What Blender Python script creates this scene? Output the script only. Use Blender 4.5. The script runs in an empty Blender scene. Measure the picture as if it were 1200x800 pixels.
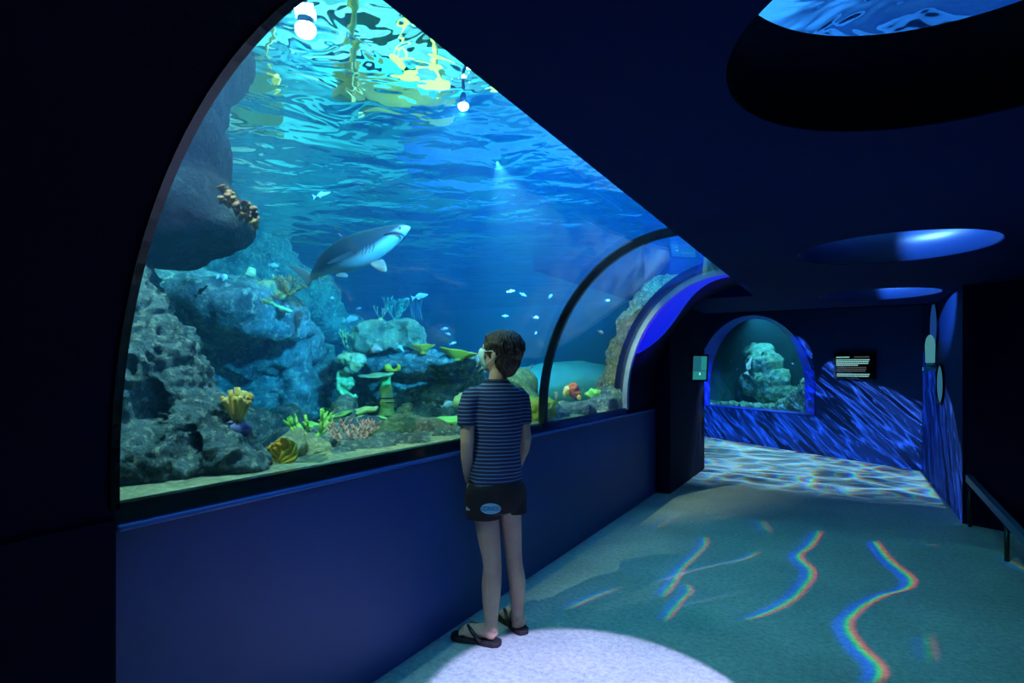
import bpy, bmesh, math, random
from mathutils import Vector, Matrix, noise
random.seed(7)
S = bpy.context.scene
COL = S.collection
F_PX = 680.0; YAW = math.atan2(388, F_PX); CAM_H = 1.25; HOR = 430.0
FW = Vector((-math.sin(YAW), math.cos(YAW), 0)); RT = Vector((math.cos(YAW), math.sin(YAW), 0)); UP = Vector((0, 0, 1))
def P(px, py, D):
    "world point seen at a photograph position, D metres deep"
    return Vector((0, 0, CAM_H)) + FW*D + RT*((px-600)/F_PX*D) + UP*((HOR-py)/F_PX*D)
def PF(px, py, z=0.0):
    "point of the horizontal plane z seen at a photograph position"
    return P(px, py, (CAM_H-z)*F_PX/(py-HOR))
def DZ(py, z):
    return (CAM_H-z)*F_PX/(py-HOR)

# ------------------------------------------------------------------ materials
MATS = {}
def nd(nt, t, loc=None, **kw):
    n = nt.nodes.new(t)
    for k, v in kw.items():
        if k in n.inputs: n.inputs[k].default_value = v
        else: setattr(n, k, v)
    return n
def newmat(name):
    m = bpy.data.materials.new(name); m.use_nodes = True
    nt = m.node_tree; nt.nodes.clear()
    out = nt.nodes.new('ShaderNodeOutputMaterial')
    MATS[name] = m
    return m, nt, out
def rgba(c): return (c[0], c[1], c[2], 1.0)
def math_n(nt, op, a, b=None, c=None, clamp=False):
    n = nt.nodes.new('ShaderNodeMath'); n.operation = op; n.use_clamp = clamp
    for i, v in enumerate((a, b, c)):
        if v is None: continue
        if hasattr(v, 'is_output') or isinstance(v, bpy.types.NodeSocket): nt.links.new(v, n.inputs[i])
        else: n.inputs[i].default_value = v
    return n.outputs[0]
def principled(name, base, rough=0.6, var=None, scale=6.0, bump=0.0, bscale=30.0, metal=0.0, emis=None, estr=0.0, var2=None, detail=6, coat=0.0, sss=0.0, coords='Object', stretch=None, spec=0.5):
    "base colour varied by two scales of noise, with a bump"
    m, nt, out = newmat(name)
    b = nd(nt, 'ShaderNodeBsdfPrincipled', Roughness=rough, Metallic=metal)
    b.inputs['Base Color'].default_value = rgba(base)
    b.inputs['Specular IOR Level'].default_value = spec
    if coat: b.inputs['Coat Weight'].default_value = coat
    if sss: b.inputs['Subsurface Weight'].default_value = sss; b.inputs['Subsurface Scale'].default_value = .01
    nt.links.new(b.outputs[0], out.inputs[0])
    tc = nt.nodes.new('ShaderNodeTexCoord'); vec = tc.outputs[coords]
    if stretch:
        mp = nt.nodes.new('ShaderNodeMapping'); mp.inputs['Scale'].default_value = stretch
        nt.links.new(vec, mp.inputs[0]); vec = mp.outputs[0]
    if var:
        n1 = nd(nt, 'ShaderNodeTexNoise', Scale=scale, Detail=detail, Roughness=.62); nt.links.new(vec, n1.inputs['Vector'])
        r = nt.nodes.new('ShaderNodeValToRGB'); r.color_ramp.elements[0].position = .36; r.color_ramp.elements[1].position = .64
        r.color_ramp.elements[0].color = rgba(base); r.color_ramp.elements[1].color = rgba(var)
        nt.links.new(n1.outputs['Fac'], r.inputs[0]); col = r.outputs[0]
        if var2:
            n2 = nd(nt, 'ShaderNodeTexNoise', Scale=scale*3.7, Detail=detail, Roughness=.6); nt.links.new(vec, n2.inputs['Vector'])
            r2 = nt.nodes.new('ShaderNodeValToRGB'); r2.color_ramp.elements[0].position = .52; r2.color_ramp.elements[1].position = .66
            nt.links.new(n2.outputs['Fac'], r2.inputs[0])
            mx = nt.nodes.new('ShaderNodeMixRGB'); mx.inputs['Color2'].default_value = rgba(var2)
            nt.links.new(r2.outputs[0], mx.inputs[0]); nt.links.new(col, mx.inputs[1]); col = mx.outputs[0]
        nt.links.new(col, b.inputs['Base Color'])
    if bump:
        n3 = nd(nt, 'ShaderNodeTexNoise', Scale=bscale, Detail=8.0, Roughness=.7); nt.links.new(vec, n3.inputs['Vector'])
        bp = nd(nt, 'ShaderNodeBump', Strength=bump, Distance=.02); nt.links.new(n3.outputs['Fac'], bp.inputs['Height'])
        nt.links.new(bp.outputs[0], b.inputs['Normal'])
    if emis:
        b.inputs['Emission Color'].default_value = rgba(emis); b.inputs['Emission Strength'].default_value = estr
    return m
def clear_mat(name, tint=(1, 1, 1), f0=.04, grough=.0):
    "clear sheet: what is behind shows through, with a mirror sheen growing at grazing angles"
    m, nt, out = newmat(name)
    tr = nt.nodes.new('ShaderNodeBsdfTransparent'); tr.inputs[0].default_value = rgba(tint)
    gl = nd(nt, 'ShaderNodeBsdfGlossy', Roughness=grough)
    lw = nt.nodes.new('ShaderNodeLayerWeight'); lw.inputs[0].default_value = .5
    p = math_n(nt, 'POWER', lw.outputs['Facing'], 5.0)
    f = math_n(nt, 'MULTIPLY_ADD', p, 1-f0, f0)
    mx = nt.nodes.new('ShaderNodeMixShader'); nt.links.new(f, mx.inputs[0]); nt.links.new(tr.outputs[0], mx.inputs[1]); nt.links.new(gl.outputs[0], mx.inputs[2])
    nt.links.new(mx.outputs[0], out.inputs[0])
    return m
def emit_mat(name, col, strength):
    m, nt, out = newmat(name)
    e = nd(nt, 'ShaderNodeEmission', Strength=strength); e.inputs[0].default_value = rgba(col)
    nt.links.new(e.outputs[0], out.inputs[0]); return m

# ------------------------------------------------------------------ mesh helpers
def link_mesh(name, me, mat=None, parent=None, smooth=True):
    me.name = name
    o = bpy.data.objects.new(name, me); COL.objects.link(o)
    if mat is not None:
        if len(me.materials) == 0: me.materials.append(mat)
    if smooth and len(me.polygons):
        me.polygons.foreach_set('use_smooth', [True]*len(me.polygons))
    if parent is not None: o.parent = parent; o.matrix_parent_inverse = parent.matrix_world.inverted()
    return o
def mk(name, vs, fs, mat=None, parent=None, smooth=True):
    me = bpy.data.meshes.new(name); me.from_pydata([tuple(v) for v in vs], [], fs)
    me.validate(); me.update()
    return link_mesh(name, me, mat, parent, smooth)
def tag(o, label=None, cat=None, group=None, kind=None):
    if label: o['label'] = label
    if cat: o['category'] = cat
    if group: o['group'] = group
    if kind: o['kind'] = kind
    return o
def empty(name, loc, label, cat, group=None, rz=0):
    o = bpy.data.objects.new(name, None); COL.objects.link(o); o.location = loc; o.rotation_euler = (0, 0, rz); o.empty_display_size = .1
    bpy.context.view_layer.update()
    return tag(o, label, cat, group)
def struct(o): o['kind'] = 'structure'; return o
class MB:
    def __init__(s): s.v = []; s.f = []
    def add(s, vs, fs):
        n = len(s.v); s.v += [Vector(v) for v in vs]; s.f += [tuple(i+n for i in f) for f in fs]; return s
    def box(s, lo, hi, M=None):
        x0, y0, z0 = lo; x1, y1, z1 = hi
        vs = [Vector(v) for v in ((x0,y0,z0),(x1,y0,z0),(x1,y1,z0),(x0,y1,z0),(x0,y0,z1),(x1,y0,z1),(x1,y1,z1),(x0,y1,z1))]
        if M: vs = [M @ v for v in vs]
        return s.add(vs, [(0,3,2,1),(4,5,6,7),(0,1,5,4),(1,2,6,5),(2,3,7,6),(3,0,4,7)])
    def tube(s, pts, rad, n=10, cap=True, sx=1.0):
        "round tube along points; rad a number or one per point"
        pts = [Vector(p) for p in pts]; k = len(pts)
        if not hasattr(rad, '__len__'): rad = [rad]*k
        tans = [(pts[min(i+1, k-1)]-pts[max(i-1, 0)]).normalized() for i in range(k)]
        u = tans[0].orthogonal().normalized(); vs = []
        for i in range(k):
            t = tans[i]; u = (u - t*u.dot(t)); u = u.normalized() if u.length > 1e-6 else t.orthogonal().normalized(); w = t.cross(u)
            for j in range(n):
                a = 2*math.pi*j/n; vs.append(pts[i] + (u*math.cos(a)*sx + w*math.sin(a))*rad[i])
        fs = [(i*n+j, i*n+(j+1) % n, (i+1)*n+(j+1) % n, (i+1)*n+j) for i in range(k-1) for j in range(n)]
        if cap: fs += [tuple(range(n-1, -1, -1)), tuple((k-1)*n+j for j in range(n))]
        return s.add(vs, fs)
    def ell(s, c, r, M=None, nu=16, nv=10):
        c = Vector(c); vs = []
        for i in range(nv+1):
            ph = math.pi*i/nv
            for j in range(nu):
                a = 2*math.pi*j/nu
                p = Vector((r[0]*math.sin(ph)*math.cos(a), r[1]*math.sin(ph)*math.sin(a), r[2]*math.cos(ph)))
                vs.append(c + (M @ p if M else p))
        fs = [(i*nu+j, (i+1)*nu+j, (i+1)*nu+(j+1) % nu, i*nu+(j+1) % nu) for i in range(nv) for j in range(nu)]
        return s.add(vs, fs)
    def loft(s, rings, cap=True, closed=True):
        n = len(rings[0]); vs = [p for r in rings for p in r]
        fs = [(i*n+j, i*n+(j+1) % n, (i+1)*n+(j+1) % n, (i+1)*n+j) for i in range(len(rings)-1) for j in range(n if closed else n-1)]
        if cap: fs += [tuple(range(n-1, -1, -1)), tuple((len(rings)-1)*n+j for j in range(n))]
        return s.add(vs, fs)
    def prism(s, poly, a, b):
        "polygon of 3-D points moved from offset a to offset b"
        a = Vector(a); b = Vector(b)
        return s.loft([[Vector(p)+a for p in poly], [Vector(p)+b for p in poly]])
    def build(s, name, mat=None, parent=None, smooth=False, bevel=0.0, merge=True):
        bm = bmesh.new(); me = bpy.data.meshes.new(name)
        me.from_pydata([tuple(v) for v in s.v], [], s.f); bm.from_mesh(me)
        if merge: bmesh.ops.remove_doubles(bm, verts=bm.verts, dist=1e-6)
        bmesh.ops.recalc_face_normals(bm, faces=bm.faces); bm.to_mesh(me); bm.free()
        o = link_mesh(name, me, mat, parent, smooth)
        if bevel:
            md = o.modifiers.new('bevel', 'BEVEL'); md.width = bevel; md.segments = 2; md.limit_method = 'ANGLE'
        return o
def bake(o):
    "apply the modifiers"
    dg = bpy.context.evaluated_depsgraph_get(); dg.update()
    me = bpy.data.meshes.new_from_object(o.evaluated_get(dg))
    old = o.data; o.modifiers.clear(); o.data = me
    me.name = o.name; bpy.data.meshes.remove(old)
    return o
def remesh(o, voxel, smooth=0):
    md = o.modifiers.new('r', 'REMESH'); md.mode = 'VOXEL'; md.voxel_size = voxel; md.use_smooth_shade = True
    if smooth:
        sm = o.modifiers.new('s', 'SMOOTH'); sm.iterations = smooth; sm.factor = .5
    return bake(o)

def child(o, parent): o.parent = parent; o.matrix_parent_inverse = parent.matrix_world.inverted(); return o
# ------------------------------------------------------------------ room
XW = -1.62; ZB = .885; CX = -.79; CZ = .9825; EA = .83; EB = 1.015
ZC = 1.905; XE = -.714; YA = .786; YS = 3.24; YFAR = 4.83; YV = 5.72; YP = 7.35
def prof(off=0.0, zlow=ZB, n=26, xr=-.72):
    "vault profile (x, z) from low on the wall to the crown; off pushes it out into the water"
    pts = [(XW-off, zlow), (XW-off, CZ)]
    for i in range(1, n+1):
        a = math.pi/2*i/n
        pts.append((CX-(EA+off)*math.cos(a), CZ+(EB+off)*math.sin(a)))
    pts.append((xr, CZ+EB+off-.003))
    return pts
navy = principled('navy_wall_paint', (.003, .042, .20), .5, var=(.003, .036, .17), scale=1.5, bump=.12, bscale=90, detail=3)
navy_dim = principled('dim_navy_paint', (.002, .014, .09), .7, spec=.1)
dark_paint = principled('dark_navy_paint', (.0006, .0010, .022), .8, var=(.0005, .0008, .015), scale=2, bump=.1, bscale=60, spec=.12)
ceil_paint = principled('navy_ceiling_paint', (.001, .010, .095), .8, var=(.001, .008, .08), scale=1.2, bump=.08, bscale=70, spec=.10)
black_frame = principled('black_rubber_frame', (.004, .006, .009), .22, bump=.05, bscale=40)
sill_mat = principled('dark_green_sill', (.004, .02, .022), .12, var=(.003, .014, .02), scale=8)
lip_mat = principled('blue_metal_lip', (.03, .12, .42), .3)
reveal_mat = principled('bright_blue_reveal', (.006, .02, .42), .35)
vault_light_paint = principled('painted_vault_light', (.012, .012, .70), .35, bump=.06, bscale=60)  # carries the blue light on the vault as paint
grey_edge = principled('grey_acrylic_edge', (.30, .36, .48), .3, var=(.22, .28, .42), scale=9)
# pale blue green concrete floor with wear and pits
def floor_mat():
    m, nt, out = newmat('trowelled_concrete')
    b = nd(nt, 'ShaderNodeBsdfPrincipled', Roughness=.62)
    tc = nt.nodes.new('ShaderNodeTexCoord')
    n1 = nd(nt, 'ShaderNodeTexNoise', Scale=1.6, Detail=7.0, Roughness=.65); nt.links.new(tc.outputs['Object'], n1.inputs[0])
    n2 = nd(nt, 'ShaderNodeTexNoise', Scale=38.0, Detail=6.0, Roughness=.8); nt.links.new(tc.outputs['Object'], n2.inputs[0])
    n4 = nd(nt, 'ShaderNodeTexNoise', Scale=60.0, Detail=3.0, Roughness=.6); nt.links.new(tc.outputs['Object'], n4.inputs[0])
    r = nt.nodes.new('ShaderNodeValToRGB'); e = r.color_ramp.elements
    e[0].position = .30; e[0].color = (.30, .40, .42, 1); e[1].position = .70; e[1].color = (.48, .56, .57, 1)
    nt.links.new(n1.outputs['Fac'], r.inputs[0])
    r2 = nt.nodes.new('ShaderNodeValToRGB'); e = r2.color_ramp.elements
    e[0].position = .34; e[0].color = (.55, .55, .55, 1); e[1].position = .60; e[1].color = (1, 1, 1, 1)
    nt.links.new(n2.outputs['Fac'], r2.inputs[0])
    r4 = nt.nodes.new('ShaderNodeValToRGB'); e = r4.color_ramp.elements      # small dark pits
    e[0].position = .27; e[0].color = (.25, .25, .3, 1); e[1].position = .33; e[1].color = (1, 1, 1, 1)
    nt.links.new(n4.outputs['Fac'], r4.inputs[0])
    mx = nt.nodes.new('ShaderNodeMixRGB'); mx.blend_type = 'MULTIPLY'; mx.inputs[0].default_value = 1
    nt.links.new(r.outputs[0], mx.inputs[1]); nt.links.new(r2.outputs[0], mx.inputs[2])
    mx2 = nt.nodes.new('ShaderNodeMixRGB'); mx2.blend_type = 'MULTIPLY'; mx2.inputs[0].default_value = 1
    nt.links.new(mx.outputs[0], mx2.inputs[1]); nt.links.new(r4.outputs[0], mx2.inputs[2])
    nt.links.new(mx2.outputs[0], b.inputs['Base Color'])
    bp = nd(nt, 'ShaderNodeBump', Strength=.35, Distance=.01); nt.links.new(n2.outputs['Fac'], bp.inputs['Height']); nt.links.new(bp.outputs[0], b.inputs['Normal'])
    nt.links.new(b.outputs[0], out.inputs[0]); return m
concrete = floor_mat()
struct(MB().box((-3.9, -1.6, -.1), (3.2, 12.2, 0)).build('floor', concrete))
# lower wall under the tank with its sill
struct(MB().box((XW-.12, -1.6, 0), (XW, YV, .83)).build('wall_left', navy))
m = MB().box((XW-.12, YA, .845), (XW-.004, YV-.06, ZB)); struct(m.build('trim_1', sill_mat))
m = MB().box((XW-.12, YA, .83), (XW+.022, YV-.06, .845)); struct(m.build('trim_2', lip_mat, bevel=.004))
# glass seat: thin dark channel
struct(MB().box((XW-.03, YA, ZB), (XW+.006, YFAR, ZB+.014)).build('trim_3', black_frame))
matte_black = principled('matte_black_lining', (.002, .002, .004), 1.0, spec=.02)
def vault(y0, y1, off, thick, zlow=ZB):
    m = MB(); a = prof(-off, zlow); b = prof(-off+thick, zlow)
    poly = [(x, z) for x, z in a] + [(x, z) for x, z in reversed(b)]
    m.loft([[Vector((x, y0, z)) for x, z in poly], [Vector((x, y1, z)) for x, z in poly]])
    return m
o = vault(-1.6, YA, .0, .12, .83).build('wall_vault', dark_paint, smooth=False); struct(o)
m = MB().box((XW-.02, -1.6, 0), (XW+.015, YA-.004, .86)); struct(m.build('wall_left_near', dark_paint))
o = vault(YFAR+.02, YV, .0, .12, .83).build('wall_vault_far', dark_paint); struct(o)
# blue light past the far arch, painted as a sheet cut along its edge
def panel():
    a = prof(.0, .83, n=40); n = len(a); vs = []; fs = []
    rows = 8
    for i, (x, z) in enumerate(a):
        # how far the painted light reaches along the tunnel at this height
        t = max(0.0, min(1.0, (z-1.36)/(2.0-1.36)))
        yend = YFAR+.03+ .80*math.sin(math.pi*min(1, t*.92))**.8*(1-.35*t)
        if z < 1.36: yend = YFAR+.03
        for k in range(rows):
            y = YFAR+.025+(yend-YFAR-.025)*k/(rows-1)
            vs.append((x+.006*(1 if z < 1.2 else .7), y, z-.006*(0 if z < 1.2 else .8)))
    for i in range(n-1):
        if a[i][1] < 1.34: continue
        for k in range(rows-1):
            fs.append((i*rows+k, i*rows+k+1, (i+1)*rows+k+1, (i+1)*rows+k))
    o = mk('trim_4', vs, fs, vault_light_paint); md = o.modifiers.new('s', 'SOLIDIFY'); md.thickness = .004
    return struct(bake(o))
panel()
# pillar past the vault
struct(MB().box((XW-.12, YV, 0), (-1.475, YP, 2.75)).build('wall_pillar', dark_paint, bevel=.01))
# ceiling slab with three round openings
poly = [(XE, -1.6), (3.2, -1.6), (3.2, YP+.1), (XW, YP+.1), (XW, YV+.02), (XE, YV+.02)]
ceil_o = MB().loft([[Vector((x, y, ZC)) for x, y in poly], [Vector((x, y, 2.17)) for x, y in poly]]).build('ceiling', ceil_paint)
HOLES = [(.24, 1.45, .475), (.24, 3.85, .475), (.27, 6.20, .475)]
for hx, hy, hr in HOLES:
    c = MB().tube([(hx, hy, 1.8), (hx, hy, 2.3)], hr, 96).build('cutter')
    md = ceil_o.modifiers.new('b', 'BOOLEAN'); md.object = c; md.operation = 'DIFFERENCE'; md.solver = 'EXACT'
    bake(ceil_o); me = c.data; bpy.data.objects.remove(c); bpy.data.meshes.remove(me)
struct(ceil_o)
acrylic = clear_mat('clear_acrylic', (.97, .985, 1.0))
# rooflights in the openings
disc_frame = principled('navy_ring_lining', (.005, .022, .11), .4)
for i, (hx, hy, hr) in enumerate(HOLES):
    o = MB().tube([(hx, hy, 2.172), (hx, hy, 2.19)], hr+.03, 64).build('window_%d' % (i+2), acrylic); struct(o)
    lin = MB(); n = 96; vs = []
    rings = []
    for rr, zz in ((hr-.001, ZC+.004), (hr-.006, ZC+.004), (hr-.006, 2.168), (hr-.001, 2.168)):
        rings.append([Vector((hx+rr*math.cos(2*math.pi*j/n), hy+rr*math.sin(2*math.pi*j/n), zz)) for j in range(n)])
    lin.loft(rings+[rings[0]], cap=False)
    struct(lin.build('trim_%d' % (5+i), disc_frame if i else matte_black, smooth=True))
# main acrylic window, two sheets
for nm, y0, y1 in (('window_1', YA, YS-.012), ('window_5', YS+.012, YFAR)):
    a = prof(.0, ZB+.0); b = prof(.022, ZB+.0)
    poly = a + list(reversed(b))
    o = MB().loft([[Vector((x, y0, z)) for x, z in poly], [Vector((x, y1, z)) for x, z in poly]]).build(nm, acrylic, smooth=False)
    o.data.polygons.foreach_set('use_smooth', [True]*len(o.data.polygons)); struct(o)
    md = o.modifiers.new('e', 'EDGE_SPLIT'); md.split_angle = math.radians(30)
def rib(name, y0, y1, off_in, off_out, mat):
    a = prof(-off_in, ZB); b = prof(off_out, ZB)
    poly = a + list(reversed(b))
    return struct(MB().loft([[Vector((x, y0, z)) for x, z in poly], [Vector((x, y1, z)) for x, z in poly]]).build(name, mat))
rib('trim_8', YS-.014, YS+.014, .02, .03, black_frame)
rib('trim_9', YFAR-.02, YFAR+.025, .012, .03, grey_edge)
rib('trim_10', YA-.012, YA+.01, .006, .03, black_frame)
# far room
P0 = Vector((-2.1, 10.74, 0)); E1 = (Vector((.83, 8.49, 0))-P0).normalized(); N1 = Vector((E1.y, -E1.x, 0))
if N1.dot(FW) > 0: N1 = -N1
def bw(px, py):
    "point of the far back wall seen at a photograph position"
    d = P(px, py, 1)-Vector((0, 0, CAM_H)); o = Vector((0, 0, CAM_H))
    t = (P0-o).dot(N1)/d.dot(N1); return o+d*t
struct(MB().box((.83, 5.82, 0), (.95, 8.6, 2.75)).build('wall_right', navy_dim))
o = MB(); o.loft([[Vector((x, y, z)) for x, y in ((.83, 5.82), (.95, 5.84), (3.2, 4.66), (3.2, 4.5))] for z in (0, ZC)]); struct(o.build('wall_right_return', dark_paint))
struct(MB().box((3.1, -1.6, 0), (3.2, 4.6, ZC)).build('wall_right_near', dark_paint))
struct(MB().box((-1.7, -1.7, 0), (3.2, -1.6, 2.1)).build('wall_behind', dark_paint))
# left side of the far room, running back beside the tank
m = MB(); m.loft([[Vector(p)+Vector((0, 0, z)) for p in ((-1.60, 7.2, 0), (-1.75, 7.2, 0), (-3.66, 12.2, 0), (-3.5, 12.2, 0))] for z in (0, 2.9)]); struct(m.build('wall_far_left', dark_paint))
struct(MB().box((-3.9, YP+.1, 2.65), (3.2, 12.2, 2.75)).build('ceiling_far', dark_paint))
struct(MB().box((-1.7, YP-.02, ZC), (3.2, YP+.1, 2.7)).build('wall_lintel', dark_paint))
# back wall with arched opening: outline in the wall plane, taken along the opening in the photograph
def s_of(p): return (p-P0).dot(E1)
def bwd(px, py, dep):
    "point of a plane dep metres behind the back wall"
    o = Vector((0, 0, CAM_H)); d = P(px, py, 1)-o; p = o+d*((P0-N1*dep-o).dot(N1)/d.dot(N1)); return (p-P0).dot(E1), p.z
def bwp(s, z, dep=0.0): return P0 + E1*s + Vector((0, 0, z)) - N1*dep
GD = .27
s_r, z_b = bwd(945, 484, GD); ztop = bwd(885, 372, GD)[1]; smid = bwd(885, 400, GD)[0]; s_l = 2*smid-s_r-.09; smid = (s_l+s_r)/2; ha = (s_r-s_l)/2; zs = z_b+.32
o_r = bwd(956, 484, 0)[0]; o_b = z_b+.012; o_top = bwd(888, 367, 0)[1]; o_l = s_l-.06
def outline(sl, sr, zb_, zt, n=40):
    mid, h = (sl+sr)/2, (sr-sl)/2; pts = [(sr, zb_)]
    for i in range(n+1):
        a = math.pi*i/n; pts.append((mid+h*math.cos(a), zs+(zt-zs)*math.sin(a)))
    pts.append((sl, zb_)); return pts
def arch_outline(grow=0.0):
    return outline(o_l, o_r, z_b, o_top) if grow > .05 else outline(s_l-grow, s_r+grow, z_b, ztop+grow)
def back_wall():
    ins = arch_outline(.10); n = len(ins)
    SL, SR, ZT = -2.0, 3.72, 2.7
    m = MB()
    # panel pieces around the opening
    outer = []
    for s, z in ins:
        a = math.atan2(z-zs, s-smid); outer.append(None)
    vs = []; fs = []
    for s, z in ins: vs.append((s, z))
    base = len(vs)
    for s, z in ins: vs.append((s, ZT))
    for i in range(n-1): fs.append((i, i+1, base+i+1, base+i))
    L = ins[-1]; R = ins[0]
    def quad(a, b, c, d):
        k = len(vs); vs.extend([a, b, c, d]); fs.append((k, k+1, k+2, k+3))
    quad((SL, 0), (L[0], 0), (L[0], ZT), (SL, ZT)); quad((R[0], 0), (SR, 0), (SR, ZT), (R[0], ZT)); quad((L[0], 0), (R[0], 0), (R[0], z_b), (L[0], z_b))
    o = mk('wall_back', [bwp(s, z) for s, z in vs], fs, navy, smooth=False)
    # reveal of the opening
    gi = arch_outline(.0); k = len(ins); vv = [bwp(s, z) for s, z in ins]+[bwp(s, z, GD) for s, z in gi]
    ff = [(i, i+1, k+i+1, k+i) for i in range(k-1)]+[(k-1, 0, k, 2*k-1)]
    r = mk('trim_11', vv, ff, reveal_mat, smooth=False); struct(r)
    md = r.modifiers.new('s', 'SOLIDIFY'); md.thickness = .02; md.offset = 1
    return struct(o)
back_wall()
gi = arch_outline(.01); m = MB(); m.loft([[bwp(s, z, GD-.01) for s, z in gi], [bwp(s, z, GD+.015) for s, z in gi]]); struct(m.build('window_6', acrylic))
# ------------------------------------------------------------------ water
ZS = 2.70
def water_vol(name, absr, scat, aniso=.2):
    m, nt, out = newmat(name)
    v = nt.nodes.new('ShaderNodeVolumeCoefficients')
    v.inputs['Absorption Coefficients'].default_value = absr
    v.inputs['Scatter Coefficients'].default_value = scat
    v.inputs['Anisotropy'].default_value = aniso
    nt.links.new(v.outputs[0], out.inputs['Volume']); return m
wv = water_vol('sea_water', (.30, .050, .022), (.005, .036, .095), .25)
def water_body():
    a = prof(.026, .70); secs = []
    top = [(-.70, CZ+EB+.026), (-.70, 2.176), (2.6, 2.176), (2.6, ZS), (-10.5, ZS), (-10.5, .70)]
    base = a+top
    for y, mode in ((-.6, 0), (7.15, 0), (7.18, 1), (12.2, 2)):
        ring = []
        for x, z in base:
            X = x
            if mode and x > -5: X = -1.78 if mode == 1 else -3.70
            ring.append(Vector((X, y, z)))
        secs.append(ring)
    m = MB(); m.loft(secs)
    return tag(m.build('water', wv, merge=False), 'clear blue sea water filling the large tank behind the arched window', 'water', kind='stuff')
water_body()
def surface_mat(name, ior=1.065, tint=(.80, 1.0, .98), sc=(1.0, 1.0, 1.0), strength=.5, dist=.06, ns=2.3):
    m, nt, out = newmat(name)
    g = nd(nt, 'ShaderNodeBsdfGlass', Roughness=0.0, IOR=ior); g.inputs[0].default_value = rgba(tint)
    tc = nt.nodes.new('ShaderNodeTexCoord'); mp = nt.nodes.new('ShaderNodeMapping'); mp.inputs['Scale'].default_value = sc
    mp.inputs['Rotation'].default_value = (0, 0, math.radians(-25))
    nt.links.new(tc.outputs['Object'], mp.inputs[0])
    n1 = nd(nt, 'ShaderNodeTexNoise', Scale=ns, Detail=2.5, Roughness=.45, Distortion=.6); nt.links.new(mp.outputs[0], n1.inputs['Vector'])
    n2 = nd(nt, 'ShaderNodeTexNoise', Scale=ns*3.1, Detail=2.0, Roughness=.5, Distortion=.8); nt.links.new(mp.outputs[0], n2.inputs['Vector'])
    h = math_n(nt, 'MULTIPLY_ADD', n2.outputs['Fac'], .28, n1.outputs['Fac'])
    bp = nd(nt, 'ShaderNodeBump', Strength=strength, Distance=dist); nt.links.new(h, bp.inputs['Height'])
    nt.links.new(bp.outputs[0], g.inputs['Normal'])
    nt.links.new(g.outputs[0], out.inputs[0]); return m
surf = surface_mat('water_surface', strength=1.0, dist=.12, ns=1.05)
def sheet(name, x0, x1, y0, y1, z, mat, nx=2, ny=2):
    vs = [(x0+(x1-x0)*i/(nx-1), y0+(y1-y0)*j/(ny-1), z) for j in range(ny) for i in range(nx)]
    fs = [(j*nx+i, j*nx+i+1, (j+1)*nx+i+1, (j+1)*nx+i) for j in range(ny-1) for i in range(nx-1)]
    return mk(name, vs, fs, mat, smooth=False)
tag(sheet('water_surface', -10.5, 2.6, -.6, 12.2, ZS+.002, surf), 'rippling mirror-like water surface seen from below at the top of the tank', 'water surface', kind='stuff')
# tank shell
tank_paint = principled('tank_blue_liner', (.02, .20, .42), .7, var=(.02, .15, .34), scale=.7, bump=.1, bscale=8)
struct(MB().box((-10.6, -.7, .5), (-10.5, 12.3, ZS+.3)).build('wall_tank_left', tank_paint))
struct(MB().box((-10.6, 12.2, .5), (-3.6, 12.3, ZS+.3)).build('wall_tank_end', tank_paint))
struct(MB().box((-10.6, -.7, .5), (2.7, -.6, ZS+.3)).build('wall_tank_near', tank_paint))
struct(MB().box((2.6, -.7, 2.172), (2.7, 7.2, ZS+.3)).build('wall_tank_right', tank_paint))
struct(MB().box((-.68, -.6, 2.1705), (2.6, 7.15, 2.1715)).build('floor_tank_roof', tank_paint)) if False else None
# hall above the water
hall = principled('hall_green_paint', (.05, .32, .30), .8, var=(.03, .22, .26), scale=1.0)
ochre = principled('ochre_grating', (.85, .55, .10), .6, var=(.65, .42, .08), scale=5)
hall_blue = principled('hall_blue_paint', (.02, .10, .42), .8, var=(.03, .16, .52), scale=3.0)
struct(MB().box((-10.6, -.7, 5.2), (-1.2, 12.3, 5.3)).build('ceiling_hall', hall)); struct(MB().box((-1.2, -.7, 5.2), (2.7, 12.3, 5.3)).build('ceiling_hall_blue', hall_blue))
for nm, a, b in (('wall_hall_left', (-10.7, -.7, ZS+.3), (-10.6, 12.3, 5.2)), ('wall_hall_end', (-10.6, 12.3, ZS+.3), (2.7, 12.4, 5.2)), ('wall_hall_near', (-10.6, -.8, ZS+.3), (2.7, -.7, 5.2)), ('wall_hall_right', (2.7, -.7, ZS+.3), (2.8, 12.3, 5.2))):
    struct(MB().box(a, b).build(nm, hall_blue if nm in ('wall_hall_right', 'wall_hall_end') else hall))

# sand bed
sand = principled('coral_sand', (.52, .50, .26), .95, var=(.26, .28, .15), scale=9, bump=1.0, bscale=110, var2=(.72, .68, .40), coords='Object')
def sand_z(x, y):
    near = max(0.0, min(1.0, (x+2.40)/.55))
    h = .78+.115*near*near*(3-2*near)
    h += (1-near*.85)*.07*noise.noise(Vector((x*.7, y*.7, 1.3))) + .012*noise.noise(Vector((x*3, y*3, .3)))
    if y > 3.2 and x > -2.3: h += 0
    return h
def sand_bed():
    vs = []; fs = []; xs = [-10.5+ (8.86)*(i/150)**.75 for i in range(151)]; ys = [-.55+12.7*j/200 for j in range(201)]
    for y in ys:
        for x in xs:
            X = x
            if y > 7: X = x*(1-(y-7)/5.2*0) if x < -3.9 else min(x, -1.80-(y-7)*.37)
            vs.append((X, y, sand_z(X, y)))
    n = len(xs)
    for j in range(200):
        for i in range(n-1): fs.append((j*n+i, j*n+i+1, (j+1)*n+i+1, (j+1)*n+i))
    return tag(mk('sand', vs, fs, sand), 'yellowish coral sand covering the bottom of the large tank', 'sand', kind='stuff')
sand_bed()

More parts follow.
